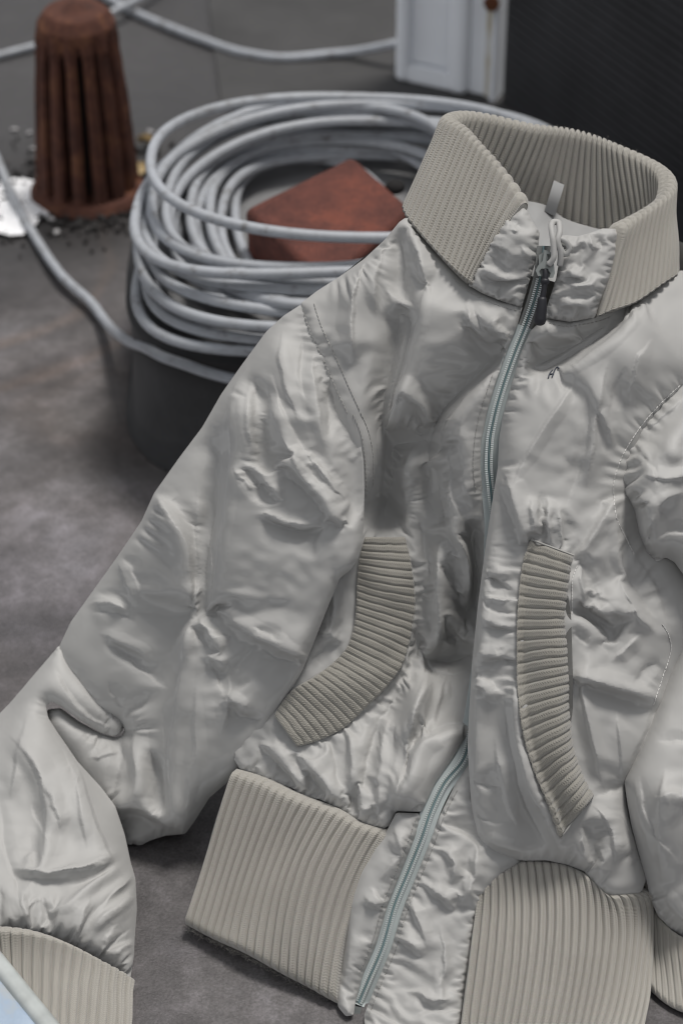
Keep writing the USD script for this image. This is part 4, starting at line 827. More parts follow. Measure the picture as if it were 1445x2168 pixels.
lo_folds = [
    ([(20, 1560), (70, 1640), (95, 1740), (90, 1850)], 26, 16, 80, .15, 1), ([(150, 1600), (175, 1700), (215, 1800), (262, 1880)], 24, 60, 14, .15, 1), ([(30, 1840), (110, 1850), (180, 1838), (240, 1815)], 20, 14, 50, .15, 1), ([(285, 1900), (235, 1925), (190, 1975)], 20, 14, 40, .2, 1),
    ([(262, 1548), (216, 1550), (165, 1519), (120, 1489), (100, 1494), (97, 1512)], 13, 10, 16, .08), ([(122, 1415), (140, 1462), (180, 1506), (245, 1542)], -22, 10, 12, .1),
    ([(97, 1510), (124, 1545), (168, 1608), (218, 1662)], 14, 14, 10, .1), ([(130, 1580), (150, 1680), (178, 1820)], 10, 8, 14, .2), ([(60, 1520), (40, 1600), (20, 1700)], 12, 24, 24),
    ([(75, 1660), (110, 1720), (125, 1780)], 14, 10, 14), ([(60, 1700), (90, 1760), (110, 1790)], -8, 10, 10), ([(110, 1850), (160, 1845), (230, 1825)], 12, 10, 9), ([(215, 1850), (170, 1890), (100, 1940)], 14, 8, 12), ([(285, 1850), (230, 1900), (180, 1960)], 10, 10, 10), ([(240, 1960), (215, 2000), (200, 2030)], 8, 8, 8),
    ([(60, 1960), (52, 1920), (45, 1880)], 10, 6, 7), ([(110, 1975), (100, 1930), (85, 1890)], -10, 6, 7), ([(160, 2000), (170, 1950), (190, 1900)], 10, 7, 8), ([(10, 1965), (5, 1920), (10, 1870)], -9, 6, 7), ([(230, 2040), (255, 2010), (284, 2000)], 10, 7, 7), ([(205, 2025), (235, 1995), (280, 1970)], -10, 7, 7),
    ([(0, 1690), (12, 1790), (40, 1880), (50, 1968)], -9, 5, 5, .05),
]
v2 = cloth_part('sleeve', jk, M_nylon, 'lo', outline=lo_out, ctrl=lo_ctrl, puff=(62, 100), folds=lo_folds, eps=.020, grain=20, thick=16, back_puff=70, seed=31, gathers=[([(0, 1971), (100, 1983), (209, 2033), (275, 2079)], .16, 40)])
obj('sleeve', cat_mesh([v1, v2]), M_nylon, jk, smooth=True)

# ---- right sleeve: upper bulge and lower part
ru_out = [(1500, 730), (1445, 805), (1390, 862), (1346, 916), (1318, 960), (1312, 1012), (1322, 1046), (1342, 1078), (1352, 1130), (1368, 1168), (1390, 1190), (1408, 1180), (1427, 1190), (1445, 1216), (1500, 1270), (1580, 1250), (1600, 1000), (1590, 800)]
v1 = cloth_part('sleeve', jk, M_nylon, 'ru', outline=ru_out, ctrl=[(1500, 730, -50), (1390, 862, -4), (1318, 960, 14), (1312, 1012, 16), (1352, 1130, 0), (1408, 1180, -10), (1500, 1270, -10), (1590, 1000, -40), (1450, 1000, 20)], flush=[([(1500, 730), (1390, 862), (1318, 960), (1312, 1012)], 70)], puff=(70, 90), eps=.014, thick=16, back_puff=70, seed=41,
                folds=[([(1322, 1020), (1360, 1040), (1385, 1075), (1395, 1120), (1380, 1170)], 20, 14, 14), ([(1345, 1075), (1368, 1110), (1372, 1150)], -16, 8, 9), ([(1400, 960), (1445, 965)], 10, 10, 10), ([(1445, 1040), (1405, 1065), (1388, 1130), (1400, 1170)], 26, 22, 9, .2), ([(1350, 960), (1390, 1000), (1400, 1040)], -10, 10, 12), ([(1385, 1140), (1430, 1120), (1470, 1125)], -14, 8, 10), ([(1340, 930), (1400, 880), (1460, 830)], 8, 14, 18), ([(1360, 1000), (1420, 1010), (1480, 990)], 9, 14, 14)],
                gathers=[([(1390, 862), (1318, 960), (1322, 1046), (1368, 1168)], .08, 34)])
rl_out = [(1440, 1370), (1404, 1470), (1378, 1530), (1347, 1600), (1321, 1654), (1327, 1699), (1336, 1750), (1349, 1800), (1367, 1862), (1376, 1905), (1392, 1940), (1420, 1968), (1445, 1984), (1520, 2010), (1600, 1950), (1620, 1600), (1560, 1380), (1500, 1330)]
v2 = cloth_part('sleeve', jk, M_nylon, 'rl', outline=rl_out, ctrl=[(1440, 1370, -60), (1378, 1530, -15), (1321, 1654, 5), (1349, 1800, -15), (1376, 1905, -50), (1445, 1984, -60), (1520, 2010, -60), (1610, 1700, -60), (1530, 1350, -80), (1450, 1700, 20)], puff=(62, 90), eps=.014, thick=16, back_puff=60, seed=51,
                folds=[([(1412, 1630), (1400, 1720), (1400, 1800), (1410, 1880)], 16, 6, 12, .2), ([(1345, 1650), (1360, 1730), (1395, 1830)], 9, 10, 12), ([(1360, 1640), (1385, 1740), (1445, 1830)], -8, 10, 12), ([(1390, 1690), (1430, 1680), (1470, 1700)], 12, 16, 9), ([(1395, 1570), (1430, 1575), (1470, 1570)], -7, 5, 6), ([(1375, 1860), (1400, 1920), (1445, 1965)], -10, 7, 9), ([(1400, 1870), (1430, 1920), (1480, 1960)], 9, 10, 10)],
                gathers=[([(1376, 1905), (1420, 1968), (1520, 2010)], .14, 34)])
obj('sleeve', cat_mesh([v1, v2]), M_nylon, jk, smooth=True)

# ---- hem bands, cuffs, pocket bands
m, uv = rib_band([[(500, 1628, -165), (564, 1648, -130), (640, 1683, -95), (719, 1713, -70), (769, 1743, -50), (800, 1752, -42), (832, 1758, -36)],
                  [(446, 1795, -165), (520, 1830, -125), (600, 1860, -80), (680, 1890, -45), (720, 1905, -36), (740, 1910, -34), (752, 1912, -33)],
                  [(394, 1958, -150), (450, 1988, -120), (520, 2020, -70), (600, 2064, -40), (660, 2095, -26), (700, 2118, -20), (716, 2126, -18)]], 19, amp=9.5, thick=40, seed=1)
obj('hem_band', m, M_knit, jk, smooth=True, uv=uv)
m, uv = rib_band([[(1010, 1885, 4), (1040, 1860, 0), (1075, 1838, -4), (1117, 1821, -6), (1170, 1824, -2), (1230, 1845, 4), (1290, 1888, 2), (1335, 1886, -25), (1362, 1880, -60)],
                  [(1000, 2010, 30), (1040, 2005, 40), (1085, 2000, 44), (1130, 1998, 44), (1180, 2000, 42), (1235, 2008, 36), (1295, 2012, 20), (1338, 2012, -15), (1359, 2008, -60)],
                  [(970, 2215, 100), (1020, 2222, 108), (1070, 2226, 112), (1120, 2228, 114), (1175, 2228, 112), (1235, 2224, 105), (1295, 2226, 100), (1338, 2226, 96), (1357, 2224, 92)]], 24, amp=9.5, thick=30, seed=2, nt=52)
obj('hem_band', m, M_knit, jk, smooth=True, uv=uv)
# ribbing returns around both sides of the hem to the back
m, uv = rib_band([[(-90, 1995, -60), (-20, 1962, 20), (50, 1968, 45), (100, 1980, 45), (150, 2000, 38), (209, 2031, 15), (250, 2058, -20), (279, 2080, -75)],
                  above([(-100, 2080, 60), (-30, 2060, 130), (45, 2070, 140), (98, 2085, 135), (148, 2105, 115), (206, 2130, 80), (246, 2150, 40), (272, 2162, 14)]),
                  above([(-100, 2200, 50), (-30, 2190, 100), (40, 2200, 115), (95, 2215, 110), (145, 2230, 95), (200, 2250, 65), (240, 2262, 34), (264, 2268, 14)])], 20, amp=9.5, thick=20, seed=3)
obj('cuff', m, M_knit, jk, smooth=True, uv=uv)
m, uv = rib_band([[(1352, 1840, -120), (1372, 1895, -95), (1395, 1945, -70), (1425, 1975, -40), (1460, 1992, -20), (1510, 2005, -10), (1560, 2000, -30)],
                  [(1350, 1950, -125), (1374, 1990, -90), (1400, 2025, -60), (1430, 2050, -30), (1465, 2068, -10), (1510, 2075, 0), (1560, 2070, -20)],
                  [(1345, 2062, -110), (1375, 2095, -70), (1402, 2120, -40), (1432, 2138, -14), (1468, 2150, 4), (1510, 2156, 10), (1560, 2150, -10)]], 14, amp=4.0, thick=14, seed=4)
obj('cuff', m, M_knit, jk, smooth=True, uv=uv)

def on(key, pts, up=4): 
    p = np.asarray(pts, float); return np.c_[p, surf(key, p) + up]
def lifted(key, pts, up=5):
    p = spline(np.c_[np.asarray(pts, float), np.zeros(len(pts))], 40)[:, :2]; w = surf(key, p); 
    for _ in range(12): w = np.r_[w[:1], .25 * w[:-2] + .5 * w[1:-1] + .25 * w[2:], w[-1:]]
    return np.c_[p, w + up]
inn = lifted('left', [(772, 1137), (757, 1211), (752, 1301), (737, 1364), (706, 1402), (660, 1436), (618, 1462), (580, 1515)], 8)
outl = lifted('left', [(856, 1137), (870, 1200), (878, 1276), (870, 1341), (853, 1401), (820, 1452), (780, 1492), (719, 1547), (628, 1581)], 8)
midc = (inn + outl) / 2; midc[:, 2] = np.maximum(midc[:, 2], (inn[:, 2] + outl[:, 2]) / 2) + 10
m, uv = rib_band([inn, midc, outl], 31, amp=3.6, thick=6, seed=6, nt=30, per=8)
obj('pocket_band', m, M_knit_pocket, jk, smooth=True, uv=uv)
ol = lifted('right', [(1124, 1144), (1106, 1200), (1099, 1261), (1095, 1341), (1095, 1426), (1099, 1492), (1111, 1567), (1131, 1632), (1160, 1702), (1184, 1772)], 11)
ir = lifted('right', [(1212, 1178), (1203, 1225), (1199, 1261), (1194, 1311), (1194, 1391), (1199, 1452), (1202, 1502), (1206, 1555), (1222, 1625), (1252, 1688)], 8)
mid1 = ol * .5 + ir * .5; mid1[:, 2] += 18; i2 = ir * .90 + ol * .10; i2[:, 2] += 16; i3 = ir.copy(); i3[:, 2] -= 10; i3[:, 0] -= 1
m, uv = rib_band([ol, mid1, i2, i3], 27, amp=4.2, thick=6, seed=7, nt=40, per=9, t_knots=[0, .5, .88, 1.0])
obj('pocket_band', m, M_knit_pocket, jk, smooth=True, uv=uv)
# dark opening behind the right pocket band
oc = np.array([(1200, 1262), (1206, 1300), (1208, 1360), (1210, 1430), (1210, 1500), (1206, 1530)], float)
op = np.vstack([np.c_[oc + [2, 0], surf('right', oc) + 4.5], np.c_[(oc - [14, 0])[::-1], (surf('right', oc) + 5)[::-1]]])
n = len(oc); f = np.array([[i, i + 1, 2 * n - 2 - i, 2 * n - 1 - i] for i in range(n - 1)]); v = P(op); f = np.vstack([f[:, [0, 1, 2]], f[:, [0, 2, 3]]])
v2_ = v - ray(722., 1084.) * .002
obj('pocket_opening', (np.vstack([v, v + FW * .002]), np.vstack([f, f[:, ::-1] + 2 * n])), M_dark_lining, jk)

# ---- collar
B = [(993, 600, 34), (971, 584, 26), (920, 532, -12), (885, 487, -55), (869, 452, -115), (885, 430, -190), (950, 440, -270), (1050, 470, -320), (1150, 490, -335), (1260, 510, -320), (1360, 530, -260), (1408, 556, -190), (1414, 580, -125), (1390, 600, -62), (1337, 643, -4), (1297, 659, 22), (1261, 672, 34)]
T = [(1112, 436, 44), (1062, 362, -8), (1012, 306, -50), (980, 274, -85), (956, 262, -125), (968, 248, -172), (1035, 252, -215), (1133, 272, -250), (1196, 279, -262), (1259, 295, -262), (1322, 320, -245), (1384, 350, -205), (1412, 374, -160), (1412, 404, -115), (1370, 444, -62), (1330, 468, -20), (1303, 486, 30)]
def collar():
    nr, per, nt, na = 70, 11, 40, 9
    ns = nr * per + 1
    Bs, Ts = spline(B, ns), spline(T, ns)
    # keep knots matched
    def match(c):
        c = np.asarray(c, float); k = np.linspace(0, 1, len(c)); pw = CubicSpline(np.r_[0, np.cumsum(np.linalg.norm(np.diff((np.array(B) + np.array(T)) / 2., axis=0), axis=1))], c); L = pw.x[-1]; return pw(np.linspace(0, L, ns))
    Bs, Ts = match(B), match(T)
    Bw, Tw = P(Bs), P(Ts); t = np.linspace(0, 1, nt)[:, None, None]
    S = Bw + (Tw - Bw) * t
    cen = S.mean(1, keepdims=True); du = np.gradient(S, axis=1); dv = np.gradient(S, axis=0); N = np.cross(du, dv); N /= np.linalg.norm(N, axis=2, keepdims=True)
    N *= np.sign((N * (S - cen)).sum(2, keepdims=True).mean())
    s = np.linspace(0, nr, ns)[None]; tt = np.linspace(0, 1, nt)[:, None]
    ph = s + .16 * (meshkit.fbm(np.stack(np.broadcast_arrays(s * .7, tt * 4, s * 0), -1), 2, 3) - .5); fr = ph - np.floor(ph) - .5
    h = (1 - (abs(fr) * 2) ** 2.8) * 8.5 * K
    und = (meshkit.fbm(np.stack(np.broadcast_arrays(s * .12, tt * 1.5, s * 0), -1), 2, 4) - .5) * 14 * K
    S = S + N * und[..., None]
    half = 13 * K
    rows, us = [], []
    for i in range(nt - 3): rows.append(S[i] + N[i] * (half + h[i])[:, None]); us.append(i / (nt - 1))
    top = S[nt - 4]; upd = Tw - Bw; upd /= np.linalg.norm(upd, axis=1, keepdims=True)
    for a in np.linspace(0.15, np.pi - .15, na):
        rows.append(top + (N[nt - 4] * math.cos(a) + upd * math.sin(a)) * (half + h[nt - 4])[:, None] + upd * half * .6); us.append(1 + a * .03)
    for i in range(nt - 4, -1, -1): rows.append(S[i] - N[i] * (half + h[i])[:, None]); us.append(1.2 + (nt - 4 - i) / (nt - 1))
    V = np.array(rows); m = len(V); i, j = np.meshgrid(np.arange(m), np.arange(ns - 1), indexing='ij'); i2 = (i + 1) % m
    q = np.stack([i * ns + j, i2 * ns + j, i2 * ns + j + 1, i * ns + j + 1], -1).reshape(-1, 4)
    caps = []
    for e in (0, ns - 1): caps += [[k * ns + e, (k + 1) * ns + e, (m - 2 - k) * ns + e, (m - 1 - k) * ns + e] for k in range(m // 2 - 1)]
    uv = np.stack(np.broadcast_arrays(s, np.array(us)[:, None] * 42), -1).reshape(-1, 2)
    return (V.reshape(-1, 3), np.vstack([q, caps])), uv, (Bs, Ts)
m, uv, (CB, CT) = collar()
obj('collar', m, M_knit, jk, smooth=True, uv=uv)
cl = [(1104, 436), (1116, 446), (1128, 470), (1142, 491), (1137, 542), (1118, 602), (1104, 650), (1071, 641), (1021, 621), (990, 603), (1004, 575), (1018, 550), (1041, 502), (1068, 462)]
vf = cloth_part('collar_panel', jk, M_nylon, 'cl', outline=cl, ctrl=[(1110, 440, 42), (1142, 491, 52), (1118, 602, 40), (1104, 650, 32), (1021, 621, 32), (990, 603, 32), (1041, 502, 42)], puff=(18, 26), eps=.03, thick=16, seed=61,
                folds=[([(1080, 470), (1090, 490), (1100, 480)], 14, 6, 6, .3), ([(1085, 455), (1082, 480), (1095, 500)], -9, 5, 5), ([(1030, 540), (1060, 560), (1085, 590)], -8, 7, 7), ([(1050, 520), (1070, 530), (1080, 560)], 7, 7, 7), ([(1012, 580), (1040, 600), (1080, 610)], -8, 6, 6), ([(1020, 565), (1050, 585), (1100, 590)], 7, 6, 6), ([(1100, 520), (1120, 540), (1132, 530)], 6, 6, 6)],
                gathers=[([(1041, 502), (1004, 580)], .14, 26), ([(1140, 500), (1110, 630)], .10, 20), ([(1021, 621), (1104, 650)], .12, 22)])
obj('collar_panel', vf, M_nylon, jk, smooth=True)
cr = [(1174, 500), (1196, 497), (1222, 500), (1250, 492), (1275, 483), (1304, 484), (1306, 500), (1302, 542), (1288, 590), (1268, 642), (1259, 672), (1205, 681), (1150, 673), (1160, 640), (1176, 592), (1184, 545)]
vf = cloth_part('collar_panel', jk, M_nylon, 'cr', outline=cr, ctrl=[(1174, 500, 54), (1222, 500, 50), (1304, 484, 30), (1302, 542, 32), (1259, 672, 30), (1205, 681, 32), (1150, 673, 34), (1184, 545, 50), (1230, 590, 55)], puff=(18, 26), eps=.03, thick=16, seed=62,
                folds=[([(1245, 500), (1252, 520), (1265, 525)], 12, 6, 6), ([(1258, 490), (1265, 512), (1280, 520)], -10, 5, 5), ([(1190, 600), (1230, 605), (1270, 580)], 8, 8, 8), ([(1185, 620), (1220, 630), (1262, 610)], -9, 6, 7), ([(1175, 645), (1215, 645), (1250, 655)], 8, 6, 7), ([(1200, 560), (1215, 585), (1240, 570)], 9, 7, 7), ([(1205, 540), (1225, 530), (1235, 510)], -8, 6, 6)],
                gathers=[([(1184, 545), (1160, 640)], .16, 24), ([(1306, 500), (1268, 642)], .12, 22), ([(1259, 672), (1150, 673)], .10, 20)])
obj('collar_panel', vf, M_nylon, jk, smooth=True)
# inner neck facing and hanger loop
def sheet(q, thick=.0012):
    """grid of sketch points (m, n, 3) -> thin closed sheet in the world"""
    q = np.asarray(q, float); m, n = q.shape[:2]; v = P(q.reshape(-1, 3)); i, j = np.meshgrid(np.arange(m - 1), np.arange(n - 1), indexing='ij')
    f = np.stack([i * n + j, i * n + j + 1, (i + 1) * n + j + 1, (i + 1) * n + j], -1).reshape(-1, 4); c = m * n
    ring = np.r_[np.arange(n), np.arange(1, m) * n + n - 1, (m - 1) * n + np.arange(n - 2, -1, -1), np.arange(m - 2, 0, -1) * n]; r2 = np.roll(ring, -1)
    return np.vstack([v, v + FW * thick]), np.vstack([f[:, ::-1], f + c, np.stack([ring, r2, r2 + c, ring + c], -1)])
s = np.linspace(0, 1, 30)
topc = spline([(1080, 430, -215), (1110, 425, -255), (1150, 432, -275), (1195, 462, -280), (1250, 480, -270), (1300, 492, -235), (1330, 500, -190)], 30)
botc = spline([(1060, 560, -170), (1110, 580, -170), (1150, 590, -165), (1195, 600, -165), (1250, 600, -165), (1300, 600, -155), (1340, 590, -140)], 30)
fc = np.stack([topc + (botc - topc) * t + np.array([0, 0, 12 * math.sin(t * 3)]) for t in np.linspace(0, 1, 12)]); fc[..., 2] += (meshkit.fbm(np.stack([fc[..., 0] / 30, fc[..., 1] / 30, fc[..., 0] * 0], -1), 3, 2) - .5) * 16
obj('neck_facing', sheet(fc), M_lining, jk, smooth=True)
a, b = np.array([1183, 386, -262.]), np.array([1163, 452, -268.]); side = np.array([11., 5, 0])
hl = np.stack([np.stack([a + (b - a) * t + side * u + np.array([0, 0, 10 * math.sin(t * 3.14) + 8]) for u in (-1, 0, 1)]) for t in np.linspace(0, 1, 10)])
obj('hanger_loop', sheet(hl, .003), M_lining, jk, smooth=40)

# back of the jacket, closing the body behind
bk = []
for (yl, xl, wl, xr, wr, dp) in [(520, 800, -100, 1460, -140, -150), (640, 650, -140, 1500, -120, -190), (820, 700, -120, 1420, -60, -220), (1000, 740, -110, 1340, -20, -230), (1200, 700, -130, 1370, -30, -240), (1400, 640, -150, 1420, -70, -240), (1600, 520, -180, 1350, -40, -230), (1800, 450, -175, 1355, -70, -220), (1940, 415, -170, 1355, -80, -190)]:
    t = np.linspace(0, 1, 24); x = xl + (xr - xl) * t; e = np.sqrt(np.clip(1 - (2 * t - 1) ** 2, 0, 1)); w = wl + (wr - wl) * t + dp * e; bk.append(np.stack([x, yl + 0 * x - (30 * e if yl < 700 else 0), w], -1))
bq = np.array(bk); bq[..., 2] = np.maximum(bq[..., 2], wg(bq[..., 1]) + 6); sh = sheet(bq, .004); sh[0][:, 2] = np.maximum(sh[0][:, 2], .003); obj('back_panel', sh, M_nylon, jk, smooth=True)

# ---- zip
def path_w(pts):   # (x, y, w)
    return spline(pts, 400)
zc_up = [(1150, 520, 64), (1146, 570, 60), (1132, 630, 50), (1111, 691, 40), (1091, 741, 36), (1066, 811, 28), (1046, 881, 20), (1036, 936, 10), (1034, 982, 2), (1039, 1042, -10), (1045, 1110, -22), (1040, 1250, -45), (1020, 1400, -50), (1000, 1530, -38), (983, 1602, -14), (938, 1662, 6), (908, 1727, 14), (893, 1772, 16), (863, 1847, 16), (833, 1921, 18), (809, 2006, 20), (779, 2076, 18), (757, 2128, 16)]
Z = path_w(zc_up); Z[:, 2] -= np.interp(Z[:, 1], [560, 680, 900, 1500, 1700], [0, 14, 16, 14, 20]); Z[:, 2] = np.maximum(Z[:, 2], wg(Z[:, 1]) + 8); ZE = Z[-1, 2]
tg = np.gradient(Z, axis=0); tg /= np.linalg.norm(tg[:, :2], axis=1, keepdims=True); nrm = np.c_[-tg[:, 1], tg[:, 0], np.zeros(len(Z))]; nrm *= np.sign(nrm[:, :1].mean())
arc = np.r_[0, np.cumsum(np.linalg.norm(np.diff(Z[:, :2], axis=0), axis=1))]
cut = np.searchsorted(Z[:, 1], 690)
def tape(sl, mtl, wd):
    g = np.stack([Z[sl] + nrm[sl] * u - np.array([0, 0, 3 + abs(u) * .12]) for u in (-wd, -wd * .5, -4, 0, 4, wd * .5, wd)], 1)
    obj('zip_tape', sheet(g, .002), mtl, jk, smooth=50)
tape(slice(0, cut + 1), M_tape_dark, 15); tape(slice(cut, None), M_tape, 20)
cs = Z + np.array([0, 0, -1.0]); obj('zip_core', tube(P(cs[::2]), 2.2 * K, 6), M_cord, jk, smooth=True)
teeth = []; ones = trimesh.creation.box([1, 1, 1]); ov, of = np.array(ones.vertices), np.array(ones.faces)
ds = 4.6
for a_ in np.arange(arc[np.searchsorted(Z[:, 1], 590)], arc[-1] - 4, ds):
    zi, ni, ti = (np.stack([np.interp(a_, arc, q_[:, k_]) for k_ in range(3)]) for q_ in (Z, nrm, tg))
    if 1120 < zi[1] < 1520: continue
    for sd in (-1, 1):
        c = zi + ni * sd * 5.4 + ti * (ds / 2 if sd > 0 else 0) + [0, 0, 2]
        L = ov[:, :1] * 5.6 * ni + ov[:, 1:2] * 2.6 * ti * [1, 1, 0] + ov[:, 2:] * np.array([0, 0, 5.0])
        teeth.append((P(c + L), of))
obj('zip_teeth', cat_mesh(teeth), M_teeth, jk, kind='stuff')
# slider and puller
def ext(poly, w0, w1, holes=()):
    pg = shapely.Polygon(poly, [h for h in holes]); pg = pg.buffer(1.2).buffer(-1.2)
    m_ = trimesh.creation.extrude_polygon(pg, w1 - w0, engine='earcut'); v = np.array(m_.vertices); v[:, 2] += w0; return P(v), np.array(m_.faces)[:, ::-1]
sl = obj('zip_slider', ext([(1140, 540), (1150, 533), (1162, 536), (1172, 545), (1170, 572), (1166, 588), (1138, 584), (1140, 565)], 62, 74), M_metal, jk)
obj('bridge', ext([(1150, 528), (1160, 530), (1158, 556), (1148, 554)], 74, 82), M_metal, sl)
obj('pull_ring', ext([(1152, 530), (1168, 534), (1172, 560), (1174, 578), (1170, 588), (1162, 587), (1165, 578), (1158, 570), (1146, 568), (1140, 574), (1145, 584), (1138, 584), (1133, 572), (1138, 562), (1148, 552)], 82, 87, [[(1157, 537), (1166, 539), (1164, 554), (1155, 551)]]), M_metal, sl)
obj('pull_cord', tube(P(spline([(1154, 570, 86), (1154, 585, 88), (1152, 605, 86), (1149, 625, 84), (1146, 640, 82)], 20)), 6.0 * K, 10), M_black, sl, smooth=True)
kn = trimesh.creation.icosphere(2, 9.5 * K); kn.vertices *= [1, .8, .9]; kn.apply_translation(P([1153, 596, 87])); obj('knot', kn, M_black, sl, smooth=True)
pt = spline([(1147, 628, 84), (1146, 650, 82), (1143, 672, 78), (1141, 689, 75)], 24); rp = np.interp(np.linspace(0, 1, 24), [0, .06, .4, .8, .94, 1], [6, 9.5, 11, 13, 11, 4]) * K
obj('pull_tab', tube(P(pt), rp, 14), M_black, sl, smooth=True)
# end box
eb = obj('zip_box', ext([(738, 2140), (742, 2128), (765, 2134), (760, 2156), (752, 2157), (736, 2150)], ZE - 2, ZE + 9), M_metal, jk)
obj('pin', ext([(742, 2112), (748, 2114), (744, 2132), (738, 2130)], ZE + 1, ZE + 8), M_metal, eb)
# the little fabric loop over the zip top
ll = spline([(1160, 560, 92), (1172, 540, 98), (1170, 510, 98), (1166, 480, 84), (1172, 469, 66), (1182, 471, 66), (1184, 490, 88), (1180, 510, 96), (1186, 535, 92), (1184, 562, 84)], 60)
obj('zip_garage', tube(P(ll), 6.5 * K, 8), M_nylon, jk, smooth=True)
kn2 = spline([(1182, 505, 92), (1196, 510, 92), (1204, 525, 88), (1196, 538, 86), (1186, 525, 90)], 30); obj('zip_garage_knot', tube(P(kn2), 6.0 * K, 8), M_nylon, jk, smooth=True)

# ---- stitching: short threads along seams
def stitch(key, pts, name='stitching', mt=None, gap=9.0, ln=5.5, up=1.5, r=1.0):
    c = spline(np.c_[np.asarray(pts, float), np.zeros(len(pts))], max(12, int(np.linalg.norm(np.diff(np.asarray(pts, float), axis=0), axis=1).sum() / 3)))[:, :2]
    w = surf(key, c) + up; q = np.c_[c, w]; L = np.r_[0, np.cumsum(np.linalg.norm(np.diff(c, axis=0), axis=1))]; out = []
    for a_ in np.arange(2, L[-1] - ln, gap):
        ss = np.linspace(a_, a_ + ln, 4); out.append(tube(P(np.stack([np.interp(ss, L, q[:, k]) for k in range(3)], 1)), r * K, 5))
    return out
st = []
st += stitch('left', [(1080, 700), (1060, 745), (1036, 811), (1014, 881), (1004, 936), (1001, 982), (1008, 1042)])
st += stitch('pl_r', [(968, 1672), (938, 1732), (922, 1777), (892, 1852), (862, 1927), (837, 2010), (807, 2082), (780, 2150)])
st += stitch('pl_l', [(880, 1732), (868, 1768), (842, 1836), (812, 1912), (787, 1996), (758, 2066)])
st += stitch('up', [(652, 660), (668, 700), (700, 765), (724, 825), (750, 880), (770, 935)])
st += stitch('left', [(664, 640), (680, 690), (712, 760), (738, 818), (762, 870)], gap=8)
st += stitch('left', [(746, 876), (765, 924), (773, 977), (775, 1035)])
st += stitch('left', [(762, 872), (783, 926), (790, 977), (789, 1030)], gap=8)
st += stitch('left', [(640, 652), (652, 690), (686, 765), (712, 825), (738, 880)])
st += stitch('pl_r', [(973, 2150), (988, 2060), (1000, 1980), (1015, 1920), (1062, 1862)])
st += stitch('left', [(1095, 657), (1071, 651), (1021, 632), (985, 612), (960, 590)])
st += stitch('right', [(1160, 683), (1205, 690), (1257, 682), (1297, 668)])
obj('stitching', cat_mesh(st), M_thread, jk, kind='stuff')
st = stitch('right', [(1440, 815), (1385, 868), (1345, 918), (1312, 977), (1298, 1030), (1302, 1085), (1325, 1140), (1345, 1180)], gap=8) + stitch('right', [(1400, 1320), (1420, 1370), (1400, 1440), (1380, 1500)], gap=8) + stitch('right', [(1222, 1196), (1210, 1240), (1210, 1300)], gap=7)
obj('stitching', cat_mesh(st), M_thread_light, jk, kind='stuff')
# piping lines: pocket edges, collar seams
pip = [tube(P(lifted('right', [(1124, 1142), (1165, 1158), (1214, 1176)], 6)), 2.2 * K, 6), tube(P(lifted('right', [(1253, 1690), (1220, 1730), (1186, 1776)], 6)), 2.2 * K, 6)]
for q in pip: obj('pocket_piping', q, M_thread, jk, smooth=True)
# small embroidered mark on the chest
lg = []
for pts in ([(1180, 777), (1176, 779), (1172, 787), (1168, 798)], [(1170, 783), (1164, 789), (1160, 800)], [(1163, 792), (1172, 791)], [(1176, 779), (1180, 777), (1182, 780)]):
    lg.append(tube(P(lifted('right', pts, 3)), 1.5 * K, 6))
obj('chest_mark', cat_mesh(lg), M_logo, jk, smooth=True)

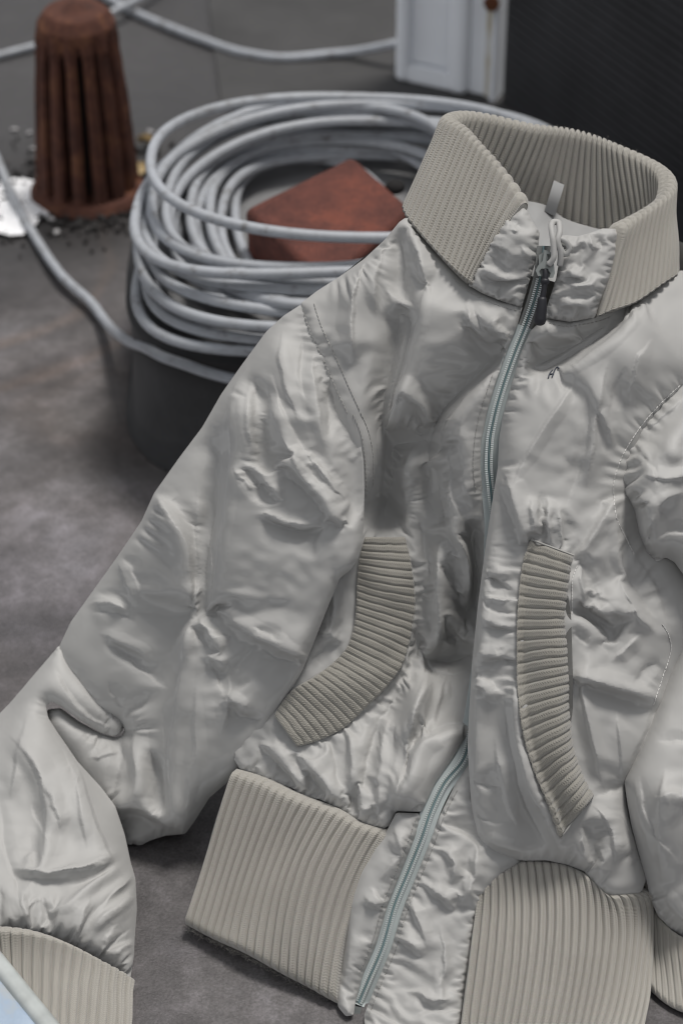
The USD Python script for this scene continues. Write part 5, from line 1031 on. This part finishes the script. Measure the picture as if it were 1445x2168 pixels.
# knit fuzz: fine loose fibres on rims
def fuzz(curve, n, L, name, seed, spread=6):
    R = np.random.default_rng(seed); c = spline(curve, 300); pts, cnt = [], []
    for k in range(n):
        p = c[R.integers(0, 300)] + R.normal(0, 1, 3) * [spread * .5, spread * .5, spread]; d = R.normal(0, 1, 3); d[1] -= .6; d /= np.linalg.norm(d); d2 = R.normal(0, .5, 3); l = L * R.uniform(.4, 1.2)
        pts += [p, p + d * l * .5, p + (d + d2 * .6) * l]; cnt.append(3)
    w_ = P(np.array(pts)) - ORIGIN['/World/jacket']
    bc = UsdGeom.BasisCurves.Define(stage, path_for(name, jk)); bc.CreatePointsAttr(Vt.Vec3fArray.FromNumpy(w_.astype(np.float32))); bc.CreateCurveVertexCountsAttr(cnt); bc.CreateTypeAttr('linear'); bc.CreateWidthsAttr([0.00014]); bc.SetWidthsInterpolation('constant')
    UsdShade.MaterialBindingAPI.Apply(bc.GetPrim()).Bind(M_knit); tag(bc.GetPrim(), kind='stuff')
fuzz([(x, y - 7, w) for x, y, w in T], 700, 4.5, 'collar_fuzz', 1, 5)
fuzz([(394, 1964, -145), (450, 1994, -115), (520, 2026, -65), (600, 2068, -38), (660, 2098, -24), (712, 2126, -18)], 700, 6, 'hem_fuzz', 2)

# ------------------------------------------------------------------ pale blue rail across the near corner
ra, rb = Pz(-60., 1933., .11), Pz(195., 2245., .11)
rd = rb - ra; rd /= np.linalg.norm(rd); rn = np.array([rd[1], -rd[0], 0]); rn = rn if rn[0] < 0 else -rn
rail = thing('metal_rail', 'pale blue painted metal rail crossing the near left corner in front of the cuff', 'rail', loc=tuple((ra + rb) / 2 * [1, 1, 0]))
def railbox(o0, o1, z0, z1, r):
    Lr = np.linalg.norm(rb - ra) + .6; b_ = rbox(Lr, o1 - o0, z1 - z0, r, 4); M = np.eye(4); M[:3, 0] = rd * [1, 1, 0] / np.linalg.norm(rd[:2]); M[:3, 1] = rn / np.linalg.norm(rn); M[:3, 2] = [0, 0, 1]
    if np.linalg.det(M[:3, :3]) < 0: M[:3, 2] *= -1
    M[:3, 3] = (ra + rb) / 2 * [1, 1, 0] + M[:3, 1] * (o0 + o1) / 2 + np.array([0, 0, (z0 + z1) / 2]); b_.apply_transform(M); return b_
obj('flange', railbox(.012, .16, .07, .106, .008), M_rail, rail, smooth=50)
obj('rim', railbox(0, .016, .0, .11, .006), M_rail_edge, rail, smooth=50)
